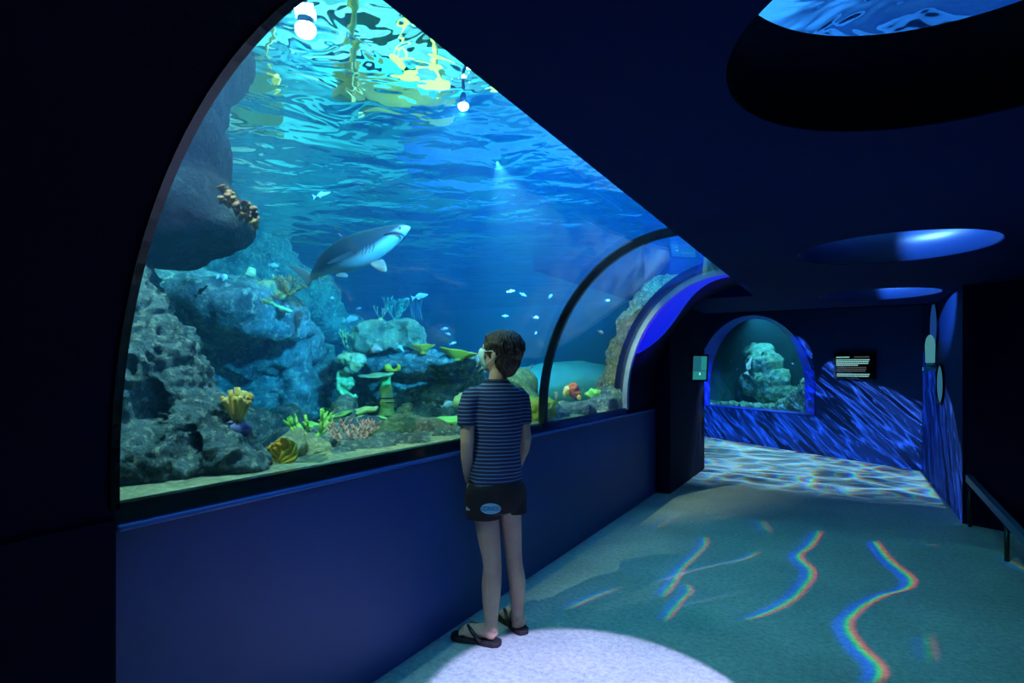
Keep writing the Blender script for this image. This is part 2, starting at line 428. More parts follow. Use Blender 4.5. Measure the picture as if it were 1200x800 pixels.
# ------------------------------------------------------------------ lights
def V(c): return Vector(c)
def spot(name, loc, target, col, power, angle=60, blend=.5, radius=0.0):
    l = bpy.data.lights.new(name, 'SPOT'); l.energy = power; l.color = col; l.spot_size = math.radians(angle); l.spot_blend = blend; l.shadow_soft_size = radius
    o = bpy.data.objects.new(name, l); COL.objects.link(o); o.location = loc
    d = Vector(target)-Vector(loc); o.rotation_euler = d.to_track_quat('-Z', 'Y').to_euler(); return o
def point(name, loc, col, power, radius=.0):
    l = bpy.data.lights.new(name, 'POINT'); l.energy = power; l.color = col; l.shadow_soft_size = radius
    o = bpy.data.objects.new(name, l); COL.objects.link(o); o.location = loc; return o
# beams of the two floodlights, plus unseen lamps added to light reef and water
LAMP1 = P(358, 38, 2.45); LAMP2 = P(543, 127, 3.05)
NA = Vector((-1.74, 1.00, 2.62)); NB = LAMP1+Vector((0, 0, .02)); NC = Vector((-2.9, .6, 2.62))
for L, tgt, c, e, an in (
    (LAMP1, (-2.5, 2.2, .9), (.80, 1, .80), 70, 80),
    (LAMP2, (-3.0, 4.0, .9), (.95, 1, .60), 300, 80),
    (NA, (-1.98, 1.22, .85), (.55, .95, 1), 150, 58),
    (NA, (-2.12, 2.7, .85), (.90, 1, .55), 190, 50),
    (NB, (-3.5, 3.3, 1.0), (.62, 1, .80), 420, 62),
    (NB, (-3.9, 2.3, 1.2), (.40, .92, 1), 230, 60),
    (NB, (-2.25, 4.3, .95), (.80, 1, .74), 260, 34),
    (NC, (-4.2, 3.4, 1.4), (.25, .80, 1), 300, 60),
    (Vector((-2.0, 3.3, 2.62)), (-2.25, 4.9, 1.2), (1, .92, .60), 380, 66),
    ((-.30, 2.0, 2.36), (-5.5, 5.5, 1.7), (.05, .40, 1), 2300, 80),
    ((-.30, 3.6, 2.36), (-5.0, 7.5, 1.6), (.05, .40, 1), 2300, 85),
    ((-.30, 5.4, 2.36), (-4.6, 9.5, 1.5), (.05, .42, 1), 2300, 85)):
    spot('tank_spot', L, tgt, c, e, an, .7)
for x, y, c, e in ((-4, 4, (.5, 1, .9), 1500), (-2, 8, (.4, .9, 1), 1500), (-7, 8, (.3, .8, 1), 1400), (.9, 1.6, (.08, .34, 1), 260), (.9, 5, (.15, .45, 1), 300)):
    point('hall_fill', (x, y, 4.6), c, e, .1)  # unseen lamps added to brighten the hall over the water
# the walkway over the tank, seen wavering through the surface
def beam(name, lab, a, b, w, h, mat, cat='beam'):
    a = Vector(a); b = Vector(b); d = (b-a).normalized(); n = d.cross(UP).normalized(); m = MB()
    m.loft([[p+n*u+UP*v for u, v in ((-w, -h), (w, -h), (w, h), (-w, h))] for p in (a, b)]); [m.tube([a.lerp(b, t)+UP*h, Vector((a.lerp(b, t).x, a.lerp(b, t).y, 5.2))], .02, 8) for t in (.1, .9)]; return tag(m.build(name, mat, None, False, bevel=.005), lab, cat)
beam('walkway_board', 'ochre walkway board over the tank, seen wavering through the surface at the upper left', P(262, 150, 4.6), P(325, 178, 4.9), .10, .14, ochre)
beam('walkway_board', 'long ochre walkway board over the middle of the tank, seen through the rippled surface', P(395, 150, 5.0), P(520, 196, 5.8), .12, .10, ochre)
beam('walkway_board', 'short ochre upright board over the tank beside the long walkway board', P(412, 118, 4.9), P(416, 165, 4.9), .08, .08, ochre)
steel = principled('dark_teal_steel', (.02, .08, .11), .5)
beam('walkway_girder', 'dark steel girder crossing over the tank near the larger floodlight', P(230, 60, 5.2), P(640, 130, 6.4), .10, .07, steel)
beam('walkway_girder', 'dark steel girder crossing over the tank towards the ceiling edge', P(300, 120, 6.4), P(760, 190, 7.6), .10, .09, steel)
for i, (x, y) in enumerate(((474, 133), (506, 146), (590, 152))):
    c = P(x, y, 5.2); q = .09
    o = MB().box((c.x-q, c.y-q, c.z-.03), (c.x+q, c.y+q, c.z+.05)).tube([c+UP*.05, Vector((c.x, c.y, 5.2))], .012, 8).build('work_light', emit_mat('yellow_green_glow_%d' % i, (.35, 1, .12), 5), None, False, bevel=.02)
    tag(o, ('square yellow-green light above the surface, clearest of three', 'yellow-green light above the surface just right of the square one', 'yellow-green light above the surface below the lesser floodlight')[i], 'lamp')

# ------------------------------------------------------------------ camera & render settings
cam = bpy.data.cameras.new('camera'); co = bpy.data.objects.new('camera', cam); COL.objects.link(co)
cam.sensor_width = 36; cam.lens = F_PX/1200*36; cam.shift_y = 30/1200; cam.clip_start = .02; cam.clip_end = 100
co.location = (0, 0, CAM_H); co.rotation_euler = (math.pi/2, 0, YAW); S.camera = co
w = bpy.data.worlds.new('world'); S.world = w; w.use_nodes = True
w.node_tree.nodes['Background'].inputs[0].default_value = (.004, .012, .05, 1); w.node_tree.nodes['Background'].inputs[1].default_value = .3
S.view_settings.view_transform = 'Standard'; S.view_settings.look = 'None'; S.view_settings.exposure = 0.0; S.view_settings.gamma = 1.0; S.view_settings.use_curve_mapping = False
C = S.cycles
C.use_denoising = True; C.max_bounces = 8; C.diffuse_bounces = 2; C.glossy_bounces = 4; C.transmission_bounces = 6; C.transparent_max_bounces = 12; C.volume_bounces = 0
C.sample_clamp_indirect = 3.0; C.sample_clamp_direct = 0; C.caustics_reflective = True; C.caustics_refractive = True; C.use_adaptive_sampling = True; C.adaptive_threshold = .02; C.use_light_tree = True
# ------------------------------------------------------------------ reef rocks
YM = Matrix.Rotation(YAW, 3, 'Z')
def fbm(p, o=4, lac=2.1, gain=.5):
    s = 0; a = 1; q = Vector(p)
    for i in range(o):
        s += a*noise.noise(q); q = q*lac+Vector((3.1, 1.7, 5.3)); a *= gain
    return s
def rocky(o, amp, freq, strata=0.0, sfreq=9.0, pits=0.0, seed=0, fine=.25):
    me = o.data; off = Vector((seed*3.3, seed*1.9, seed*.7))
    cos = [v.co.copy() for v in me.vertices]; nos = [v.normal.copy() for v in me.vertices]
    for v, c, n in zip(me.vertices, cos, nos):
        q = c*freq+off
        d = amp*fbm(q, 4)
        if strata:
            z = c.z*sfreq + 1.1*noise.noise(q*.6)+off.x
            fz = z-math.floor(z)
            d += strata*((fz**.5)-.7)*(.6+.8*abs(noise.noise(q*.7+Vector((9, 0, 0)))))
        if pits:
            k = noise.noise(q*1.6+Vector((0, 7, 0)))
            if k > .12: d -= pits*min(1, (k-.12)*5)
        if fine: d += amp*fine*(noise.noise(c*freq*5+off)+.6*abs(noise.noise(c*freq*11+off)))
        d += amp*.9*(.35-abs(noise.noise(c*freq*2.1+off*2)))
        q = c+n*d
        # stay on the water side of the acrylic
        if q.y < 7.2 and q.x > -2.1:
            if q.z < CZ: q.x = min(q.x, XW-.035)
            elif q.z < 2.03:
                ex = (q.x-CX)/(EA+.035); ez = (q.z-CZ)/(EB+.035); r = math.hypot(ex, ez)
                if r < 1 and q.x < CX: q.x = CX+ex/r*(EA+.035); q.z = CZ+ez/r*(EB+.035)
                elif q.x >= CX and q.z < CZ+EB+.035: q.z = CZ+EB+.035
        v.co = q
    me.update()
    return o
def rock_mesh(name, blobs, mat, voxel=.035, amp=.06, freq=2.0, strata=0., sfreq=9., pits=0., seed=0, smooth=3, fine=.3, parent=None, sq=1.0, caves=()):
    m = MB()
    for c, r, *rest in blobs:
        M = rest[0] if rest else YM
        k0 = len(m.v); m.ell((0, 0, 0), (1, 1, 1), None, 28, 18)
        for v in m.v[k0:]:
            q = Vector([math.copysign(abs(t)**sq, t) for t in v]); q = Vector((q.x*r[0], q.y*r[1], q.z*r[2]))
            v[:] = Vector(c)+M @ q
    o = m.build(name, mat, None, True)
    remesh(o, voxel, smooth)
    rocky(o, amp, freq, strata, sfreq, pits, seed, fine)
    for px, py, wx, wy, dep in caves:      # hollows worn into the face that looks to the glass
        for v in o.data.vertices:
            D = v.co.dot(FW); u = (600+F_PX*v.co.dot(RT)/D-px)/wx; w_ = (HOR-F_PX*(v.co.z-CAM_H)/D-py)/wy; q = u*u+w_*w_+.5*noise.noise(v.co*11)
            if q < 1 and v.normal.dot(FW) < .3: v.co += FW*dep*(1-max(0, q))**.6
    md = o.modifiers.new('w', 'SMOOTH'); md.iterations = 1; md.factor = .4; bake(o)
    return o
def rock(name, label, cat, blobs, mat, **kw):
    """blobs: (px, py, D, half width px, half height px, half depth m [, roll degrees in the view plane])"""
    bl = []
    for b in blobs:
        px, py, D, hw, hh, hd = b[:6]; rl = b[6] if len(b) > 6 else 0
        M = YM @ Matrix.Rotation(math.radians(rl), 3, 'Y')
        bl.append((P(px, py, D), (hw*D/F_PX, hd, hh*D/F_PX), M))
    low = min(c.z-r[2] for c, r, M in bl)
    if kw.pop('support', False) and low > .80:
        for c, r, M in list(bl):
            zc = (c.z+.78)/2; bl.append((Vector((c.x, c.y, zc))+FW*(.35+.3*r[1]), (r[0]*.35, r[1]*.4, max(.05, c.z-zc)*1.05), YM))
    o = rock_mesh(name, bl, mat, **kw)
    return tag(o, label, cat)
def rockmat(name, a, b, c, scale=4, bump=.8, bscale=45):
    m = principled(name, a, .9, var=b, scale=scale, bump=bump, bscale=bscale, var2=c, spec=.25)
    for n in m.node_tree.nodes:
        if n.type == 'BUMP': n.inputs['Distance'].default_value = .05
    return m
r_grey = rockmat('blue_grey_rock', (.045, .085, .095), (.24, .33, .32), (.48, .52, .38), 7)
r_crust = rockmat('encrusted_rock', (.07, .13, .14), (.26, .38, .38), (.55, .62, .48), 9, 1.0, 85)
r_dark = rockmat('dark_slate_rock', (.035, .055, .075), (.07, .11, .14), (.13, .18, .20), 6, .5, 70)
r_slate = rockmat('smooth_slate_rock', (.006, .016, .028), (.014, .034, .052), (.035, .065, .085), 9, .9, 70)
r_warm = rockmat('ochre_crusted_rock', (.14, .18, .13), (.40, .42, .24), (.62, .55, .28), 6)
r_brown = rockmat('brown_barnacled_rock', (.10, .085, .05), (.34, .25, .12), (.42, .46, .34), 14, 1.0, 60)
r_moss = rockmat('green_mossy_rock', (.06, .13, .08), (.20, .32, .18), (.34, .42, .22), 9, .9, 70)

ROCKS = []
def R(*a, **k):
    k.setdefault('support', True)
    o = rock(*a, **k); ROCKS.append(o); return o
R('reef_rock', 'large pale crusty boulder with dark hollows in the lower left corner of the tank', 'rock',
  [(172, 470, 2.05, 30, 100, .20, 4), (195, 540, 2.0, 75, 50, .26, -12), (150, 380, 2.10, 30, 74, .14, 2), (178, 372, 2.12, 14, 40, .12, -8), (214, 450, 2.13, 26, 62, .15, -18), (200, 430, 2.12, 30, 60, .15, -10), (240, 500, 2.08, 32, 44, .16, -24), (250, 525, 2.05, 50, 30, .20, 20), (288, 541, 2.05, 28, 15, .14, 14), (148, 545, 1.9, 34, 50, .14), (160, 335, 2.15, 18, 28, .10), (255, 488, 2.15, 14, 36, .08, -22)],
  r_crust, voxel=.0115, amp=.019, freq=8, strata=.022, sfreq=8, pits=0, seed=3, fine=1.1, smooth=1, caves=((176, 482, 18, 40, .15), (220, 522, 16, 24, .13), (261, 490, 6, 20, .07), (150, 430, 8, 14, .05)))
R('overhang_rock', 'huge smooth dark grey boulder hanging at the upper left edge of the main tank window', 'rock',
  [(216, 245, 2.30, 62, 58, .30, 12), (225, 190, 2.35, 34, 70, .26, 6), (190, 290, 2.30, 40, 24, .25), (262, 262, 2.30, 26, 30, .18, 25), (235, 120, 2.5, 22, 60, .2, 12), (170, 240, 2.3, 30, 70, .2, 10), (268, 70, 2.6, 18, 50, .2, 14), (70, 300, 2.5, 60, 220, .25), (120, 250, 2.4, 60, 60, .25)],
  r_slate, support=False, voxel=.022, amp=.022, freq=2.6, seed=9, fine=.6, smooth=6)
R('ledge_rock', 'long sloping blue grey ledge below the hanging boulder on the left', 'rock',
  [(262, 352, 3.9, 92, 30, .6, 16), (215, 345, 3.8, 50, 34, .5, 8), (320, 372, 4.0, 46, 18, .4, 22), (250, 385, 4.0, 60, 24, .4, 5), (180, 335, 3.6, 30, 20, .4)],
  r_grey, voxel=.030, amp=.065, freq=2.8, strata=.05, sfreq=5, seed=5, smooth=1, sq=.75)
R('ledge_rock', 'rounded humped rock in the middle of the left cliff, with small green corals on it', 'rock',
  [(290, 408, 4.5, 74, 30, .5, 4), (335, 400, 4.6, 34, 26, .4, -8), (240, 425, 4.4, 40, 34, .4), (355, 412, 4.6, 18, 14, .3)],
  r_grey, voxel=.030, amp=.075, freq=3.0, strata=.05, sfreq=5, seed=11, smooth=1, sq=.75)
R('stacked_rock', 'pale flat-topped slab stack standing under the humped rock of the left cliff', 'rock',
  [(318, 452, 4.6, 38, 14, .4, 4), (322, 478, 4.7, 30, 18, .4), (360, 445, 4.9, 30, 24, .4), (300, 462, 4.7, 24, 20, .3), (362, 478, 4.9, 28, 14, .4)],
  r_grey, voxel=.026, amp=.05, freq=3.8, strata=.08, sfreq=7, seed=13, smooth=1, sq=.65)
R('stacked_rock', 'low broad boulder at the foot of the left cliff, behind the yellow fan coral', 'rock',
  [(320, 500, 3.7, 36, 20, .3), (340, 522, 3.2, 40, 16, .25), (296, 512, 3.4, 26, 26, .25), (368, 508, 3.8, 26, 13, .3)],
  r_grey, voxel=.028, amp=.065, freq=3.4, strata=.05, sfreq=7, seed=17, smooth=1)
R('stacked_rock', 'small dim boulder behind the twisted coral column, right of the left cliff', 'rock',
  [(388, 470, 5.6, 22, 16, .4), (400, 500, 5.4, 26, 16, .4), (386, 442, 5.9, 14, 10, .3)],
  r_grey, voxel=.05, amp=.05, freq=3, strata=.03, sfreq=8, seed=19)
R('cliff_rock', 'far dim blue cliff rising behind the left ledges up to the water surface', 'rock',
  [(235, 300, 6.4, 95, 70, .9), (330, 345, 6.8, 60, 36, .8, 20), (200, 400, 6.0, 80, 110, .8), (300, 440, 6.2, 90, 70, .7), (380, 375, 7.2, 44, 22, .6, 22), (260, 220, 6.6, 50, 50, .8)],
  r_grey, voxel=.07, amp=.20, freq=1.4, strata=.12, sfreq=2.5, seed=23, smooth=1)
# the table reef in the middle
R('boulder', 'square-shouldered pale boulder sitting on top of the central table rock', 'rock',
  [(458, 394, 4.7, 36, 17, .24), (436, 396, 4.62, 17, 17, .22), (480, 396, 4.75, 17, 17, .22)],
  r_warm, voxel=.018, amp=.030, freq=6, strata=.02, sfreq=10, pits=.04, seed=29, smooth=1, sq=.5, caves=((462, 392, 16, 14, .10),))
R('table_rock', 'broad undercut table rock in the middle of the main tank', 'rock',
  [(480, 424, 4.9, 84, 11, .42, 0), (420, 422, 4.7, 26, 10, .25, -6), (520, 428, 5.0, 48, 13, .35), (488, 456, 5.1, 62, 34, .36), (500, 480, 5.1, 54, 30, .36), (430, 462, 5.3, 34, 44, .3), (540, 440, 5.1, 26, 14, .3, -8)],
  r_grey, voxel=.022, amp=.045, freq=4.2, strata=.06, sfreq=7, pits=.04, seed=31, smooth=1, sq=.62, caves=((500, 448, 30, 12, .10), (470, 470, 22, 16, .08)))
R('mound_rock', 'dark shadowed stone block under the flat green plate corals, in front of the table rock', 'rock',
  [(430, 508, 3.4, 30, 18, .16), (415, 506, 3.45, 18, 16, .16), (448, 512, 3.3, 20, 14, .16)],
  r_dark, voxel=.025, amp=.03, freq=5, pits=.02, seed=37)
R('mound_rock', 'pale olive rounded mound at the front of the reef, left of the brown mound', 'rock',
  [(470, 504, 3.05, 26, 16, .16), (455, 511, 2.95, 18, 12, .12), (478, 492, 3.2, 10, 20, .10)],
  r_moss, voxel=.016, amp=.02, freq=9, seed=41, fine=.8, smooth=1)
R('mound_rock', 'brown green rounded mound at the front of the reef, beside the boy', 'rock',
  [(494, 503, 3.08, 28, 14, .14), (516, 509, 3.08, 20, 10, .10), (484, 511, 3.0, 20, 9, .12)],
  rockmat('brown_mound_rock', (.12, .10, .08), (.24, .26, .18), (.34, .36, .26), 12), voxel=.016, amp=.02, freq=9, seed=43, fine=.8, smooth=1)
R('rubble_mound', 'low blue grey rubble ridge lying on the sand in front of the central reef', 'rock',
  [(440, 527, 2.62, 44, 10, .10, 10), (478, 519, 2.78, 42, 9, .10, 10), (518, 512, 2.98, 34, 7, .08, 8), (408, 535, 2.5, 22, 8, .10, 8), (545, 508, 3.06, 26, 6, .06, 8)],
  r_crust, voxel=.014, amp=.018, freq=11, seed=47, fine=.9, smooth=1)
R('rubble_mound', 'striped pale rock heap between the pale fan coral and the pink branching coral', 'rock',
  [(338, 530, 2.62, 24, 18, .12, -30), (362, 526, 2.7, 22, 14, .12, 14), (322, 544, 2.45, 18, 9, .08)],
  r_warm, voxel=.013, amp=.035, freq=8, strata=.035, sfreq=14, seed=53, fine=.6, smooth=1)
R('slope_rock', 'ribbed teal slope rising to the foot of the twisted coral column', 'rock',
  [(395, 500, 3.7, 34, 13, .2, -24), (372, 510, 3.4, 30, 13, .18, -10), (400, 518, 3.2, 26, 14, .16), (404, 482, 3.9, 14, 18, .2)],
  r_grey, voxel=.025, amp=.03, freq=4, strata=.05, sfreq=16, seed=59)
R('shelf_rock', 'low rock shelf with a flat green top behind the boy', 'rock',
  [(530, 500, 3.9, 34, 9, .25), (556, 498, 4.0, 34, 12, .25), (590, 490, 4.2, 30, 14, .25)],
  r_moss, voxel=.025, amp=.03, freq=5, strata=.03, sfreq=10, seed=61)
R('mound_rock', 'round dim green-topped rock head seen just right of the boy', 'rock',
  [(606, 448, 5.2, 24, 14, .3), (600, 470, 5.2, 30, 18, .3), (618, 472, 5.0, 18, 12, .3)],
  r_moss, voxel=.035, amp=.05, freq=4, strata=.02, seed=67)
# rocks by the far arch
R('arch_rock', 'tall brown barnacled rock leaning along the far end of the tank window', 'rock',
  [(742, 470, 5.55, 30, 34, .18, 0), (728, 430, 5.45, 18, 44, .2, 4), (741, 392, 5.4, 20, 36, .2, 22), (766, 358, 5.3, 24, 28, .2, 40), (795, 340, 5.25, 30, 14, .2, 20), (714, 458, 5.3, 14, 26, .2, 14), (760, 400, 5.5, 24, 50, .2, 20), (826, 336, 5.2, 22, 9, .2, 6)],
  r_brown, voxel=.024, amp=.035, freq=5, strata=.015, sfreq=8, pits=.03, seed=71, fine=.8, smooth=1)
R('rubble_mound', 'grey green rubble bank on the sand at the foot of the tall brown rock', 'rock',
  [(702, 480, 4.85, 26, 14, .16, -12), (672, 484, 4.5, 28, 13, .16, -4), (648, 488, 4.2, 18, 12, .14), (718, 470, 5.1, 16, 18, .14)],
  r_crust, voxel=.018, amp=.025, freq=9, seed=73, fine=.9, smooth=1)
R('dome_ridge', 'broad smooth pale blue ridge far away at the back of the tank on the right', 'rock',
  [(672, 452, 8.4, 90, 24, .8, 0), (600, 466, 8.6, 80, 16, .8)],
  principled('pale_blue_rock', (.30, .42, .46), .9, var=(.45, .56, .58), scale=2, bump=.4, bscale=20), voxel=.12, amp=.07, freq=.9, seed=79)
for i, (px, py, D, hw, hh) in enumerate(((560, 470, 7.5, 40, 14), (450, 464, 8.2, 50, 16))):
    R('distant_rock', ['dim low rock far behind the boy at the back of the tank', 'dim low rock far behind the central table rock'][i], 'rock', [(px, py, D, hw, hh, .5), (px+20, py+6, D-.3, hw*.6, hh*.7, .4)], r_grey, voxel=.08, amp=.09, freq=1.6, seed=83+i)

# ------------------------------------------------------------------ corals
def cmat(name, a, b, scale=12, bump=.5, rough=.75): return principled(name, a, rough, var=b, scale=scale, bump=bump, bscale=60, spec=.3)
c_yel = cmat('yellow_coral', (.80, .36, .02), (.55, .42, .04))
c_org = cmat('orange_tube_coral', (.85, .42, .10), (.75, .60, .14))
c_rust = cmat('rust_cup_coral', (.26, .075, .03), (.34, .20, .05))
c_grn = cmat('lime_coral', (.22, .62, .10), (.42, .75, .18))
c_pale = cmat('pale_lime_coral', (.60, .72, .28), (.38, .55, .22))
c_pink = cmat('salmon_coral', (.80, .34, .26), (.66, .42, .34))
c_white = cmat('cream_coral', (.55, .48, .28), (.50, .38, .10))
c_red = cmat('red_sponge', (.62, .08, .03), (.48, .14, .05))
c_purp = cmat('lilac_crust', (.13, .11, .30), (.30, .30, .42))
c_olive = cmat('olive_coral', (.34, .34, .06), (.52, .48, .10))
c_teal = cmat('teal_weed', (.04, .26, .20), (.10, .40, .26))

def branch_tree(m, p, d, L, r, depth, rnd, spread=.6, up=.25, k=2):
    e = p+d*L; mid = p+d*L*.5+Vector((rnd.uniform(-1, 1), rnd.uniform(-1, 1), rnd.uniform(-1, 1)))*L*.08
    m.tube([p, mid, e], [r, r*.85, r*.7], 7)
    if depth == 0:
        m.ell(e, (r*.8,)*3, None, 8, 6); return
    for i in range(k):
        nd_ = (d+Vector((rnd.uniform(-1, 1), rnd.uniform(-1, 1), rnd.uniform(-.5, 1)))*spread+Vector((0, 0, up))).normalized()
        branch_tree(m, e, nd_, L*rnd.uniform(.62, .9), r*.75, depth-1, rnd, spread, up, k)
def branching(name, label, base, size, mat, seed, n=6, depth=3, spread=.7, rad=.045, flat=.8, up=.25, k=2):
    rnd = random.Random(seed); m = MB(); base = Vector(base)
    for i in range(n):
        a = 2*math.pi*i/n+rnd.uniform(-.3, .3)
        d = Vector((math.cos(a)*flat, math.sin(a)*flat, rnd.uniform(.35, 1))).normalized()
        branch_tree(m, base, d, size*.36, size*rad, depth, rnd, spread, up, k)
    m.ell(base, (size*.14, size*.14, size*.08))
    return tag(m.build(name, mat, None, True), label, 'coral')
def plate(name, label, c, rx, ry, th, mat, tilt=0, seed=0, stem=0.0, cup=.25, roll=0, smat=None):
    "flaring plate coral on a short stem: rim wavy, thick, slightly cupped"
    rnd = random.Random(seed); c = Vector(c); n = 36; M = YM @ Matrix.Rotation(math.radians(roll), 3, 'Y') @ Matrix.Rotation(math.radians(tilt), 3, 'X')
    root = empty(name, c-Vector((0, 0, stem)), label, 'coral')
    def ring(f, z, w=1):
        out = []
        for j in range(n):
            a = 2*math.pi*j/n; q = 1+.12*noise.noise(Vector((math.cos(a)*1.5, math.sin(a)*1.5, seed)))*w+.04*w*math.sin(a*7+seed)
            out.append(c+M @ Vector((rx*f*q*math.cos(a), ry*f*q*math.sin(a), z+.25*th*w*math.sin(a*5+seed))))
        return out
    h = cup*(rx+ry)/2
    m = MB(); m.loft([ring(.12, -th-h*.9, 0), ring(.5, -th-h*.45, .3), ring(.95, -th*.7, 1), ring(1.0, 0, 1), ring(.93, th*.2, 1), ring(.5, -h*.35, .3), ring(.1, -h*.6, 0)])
    o = m.build('plate', mat, None, True); child(o, root)
    if stem:
        s = MB().tube([c-Vector((0, 0, stem)), c-Vector((0, 0, stem*.5)), c-Vector((0, 0, th+h*.6))], [rx*.30, rx*.2, rx*.22], 12).build('stem', smat or mat, None, True); child(s, root)
    return root
def tubes(name, label, base, hgt, n, spread, rad, mat, seed, basemat=None, brad=0):
    rnd = random.Random(seed); base = Vector(base); root = empty(name, base, label, 'coral')
    for i in range(n):
        a = rnd.uniform(0, 6.28); q = math.sqrt(i/n)
        h = hgt*(1-.30*q)*rnd.uniform(.85, 1.05); e = base+Vector((math.cos(a)*q*spread, math.sin(a)*q*spread, h)); b = base+Vector((math.cos(a)*q*spread*.15, math.sin(a)*q*spread*.15, 0))
        d = (e-b).normalized(); r = rad*rnd.uniform(.85, 1.15)
        m = MB(); m.tube([b, b+(e-b)*.4+Vector((0, 0, -hgt*.02)), b+(e-b)*.8, e, e+d*r*.1, e-d*r*.5], [r*.55, r*.75, r, r*1.12, r*.8, r*.55], 12)
        child(m.build('tube', mat, None, True), root)
    if basemat:
        o = rock_mesh('foot', [(base-Vector((0, 0, brad*.45)), (brad, brad*.8, brad*.55))], basemat, voxel=.012, amp=.012, freq=16, seed=seed, smooth=1); child(o, root)
    return root
def fan(name, label, base, w, h, mat, seed, lobes=5, roll=0, thick=.012, rootmat=None):
    "upright folded fan coral: several curved leaf-like lobes"
    rnd = random.Random(seed); base = Vector(base); root = empty(name, base, label, 'coral')
    for k in range(lobes):
        t = (k+.5)/lobes-.5; A = t*1.9+math.radians(roll); hh = h*(1-.35*abs(t)*2)*rnd.uniform(.9, 1.05); ww = w/lobes*1.25
        M = YM @ Matrix.Rotation(A, 3, 'Y') @ Matrix.Rotation(rnd.uniform(-.25, .25), 3, 'X')
        f = []; b = []; n = 9; q = 8
        for i in range(q+1):
            v = i/q; wd = ww*(.25+.95*math.sin(min(1, v*1.15)*math.pi/2)-.45*max(0, v-.8)*5*.5)
            for j in range(n):
                u = j/(n-1)*2-1
                bend = -.28*ww*(u*u)*v+.10*h*math.sin(v*2.4+k)+.015*math.sin(u*9+k)*v
                f.append(base+M @ Vector((u*wd, bend-thick/2, v*hh*(1-.14*u*u))))
        m = MB(); N = len(f)
        fs = [(i*n+j, i*n+j+1, (i+1)*n+j+1, (i+1)*n+j) for i in range(q) for j in range(n-1)]
        o = mk('lobe', f, fs, mat); md = o.modifiers.new('s', 'SOLIDIFY'); md.thickness = thick; md.offset = 0
        md = o.modifiers.new('b', 'SUBSURF'); md.levels = 1; md.render_levels = 1; bake(o); child(o, root)
    return root
def knobbly(name, label, blobs, mat, seed, voxel=.012, amp=.03, freq=14, smooth=1, cat='coral'):
    o = rock(name, label, cat, blobs, mat, voxel=voxel, amp=amp, freq=freq, seed=seed, smooth=smooth, fine=.6); return o
# left front
tubes('tube_coral', 'orange and yellow tube coral standing on a lilac crusted foot beside the crusty boulder', P(278, 495, 2.06), .125, 26, .068, .0088, c_org, 5, c_purp, .052)
fan('fan_coral', 'bright yellow folded fan coral on the sand at the left of the main tank', P(330, 541, 2.16), .10, .10, c_yel, 8, lobes=5, roll=8, thick=.014)
plate('disc_coral', 'olive yellow leaning disc coral in the sand, right of the bright yellow fan coral', P(374, 541, 2.33), .062, .042, .010, c_olive, tilt=38, seed=4, stem=.03, roll=-12)
branching('branching_coral', 'lime green branching coral with thick blunt arms behind the olive disc coral', P(366, 519, 2.85), .22, c_grn, 12, n=6, depth=2, spread=.5, rad=.06, up=.3)
branching('branching_coral', 'salmon pink bushy branching coral on the sand before the central reef', P(416, 524, 2.66), .165, c_pink, 21, n=12, depth=3, spread=.75, rad=.036, flat=1.1, up=.0)
# upper left cluster
root = empty('cup_coral', P(283, 243, 2.1), 'rust orange cluster of cup corals growing on the hanging dark boulder', 'coral')
rnd = random.Random(3)
for i in range(44):
    px = 258+rnd.uniform(0, 46); py = 224+(px-258)*.62+rnd.uniform(-7, 12); c = P(px, py, 1.99+rnd.uniform(-.05, .06)); r = rnd.uniform(.007, .0125)
    d = (Vector((rnd.uniform(-.5, .5), rnd.uniform(-.5, .5), .8))+(-FW)*.5).normalized()
    m = MB(); m.tube([c-d*r*2.2, c-d*r, c, c+d*r*.4, c+d*r*.35, c-d*r*.3], [r*.4, r*.7, r*1.1, r*1.25, r*.95, r*.5], 14); child(m.build('cup', c_rust, None, True), root)
# clump on left ledge
knobbly('clump_coral', 'cream and yellow knobbly coral clump on the upper left ledge', [(322, 337, 3.75, 13, 9, .06), (311, 334, 3.75, 10, 5, .05), (326, 346, 3.75, 9, 7, .05)], c_white, 4, amp=.03)
branching('branching_coral', 'small cream branching coral at the tip of the upper left ledge', P(337, 345, 3.75), .17, c_white, 5, n=7, depth=2, spread=.8, rad=.06)
knobbly('clump_coral', 'long cream crust along the front edge of the upper left ledge', [(278, 344, 3.5, 18, 3, .05, 28), (305, 352, 3.55, 18, 2.5, .05, 12), (330, 361, 3.6, 14, 2, .04, 20)], c_pale, 6, amp=.015)
knobbly('clump_coral', 'tiny yellow coral knob standing above the upper left ledge', [(294, 317, 3.95, 5, 4, .03), (291, 322, 3.95, 7, 2, .03)], c_white, 8, amp=.02)
knobbly('clump_coral', 'small green coral patch on the humped rock, left one of two', [(310, 390, 4.1, 7, 4, .05), (304, 393, 4.1, 4, 3, .05)], c_grn, 9, amp=.02)
knobbly('clump_coral', 'small green coral patch on the humped rock, right one of two', [(321, 395, 4.1, 7, 3.5, .05)], c_grn, 10, amp=.02)
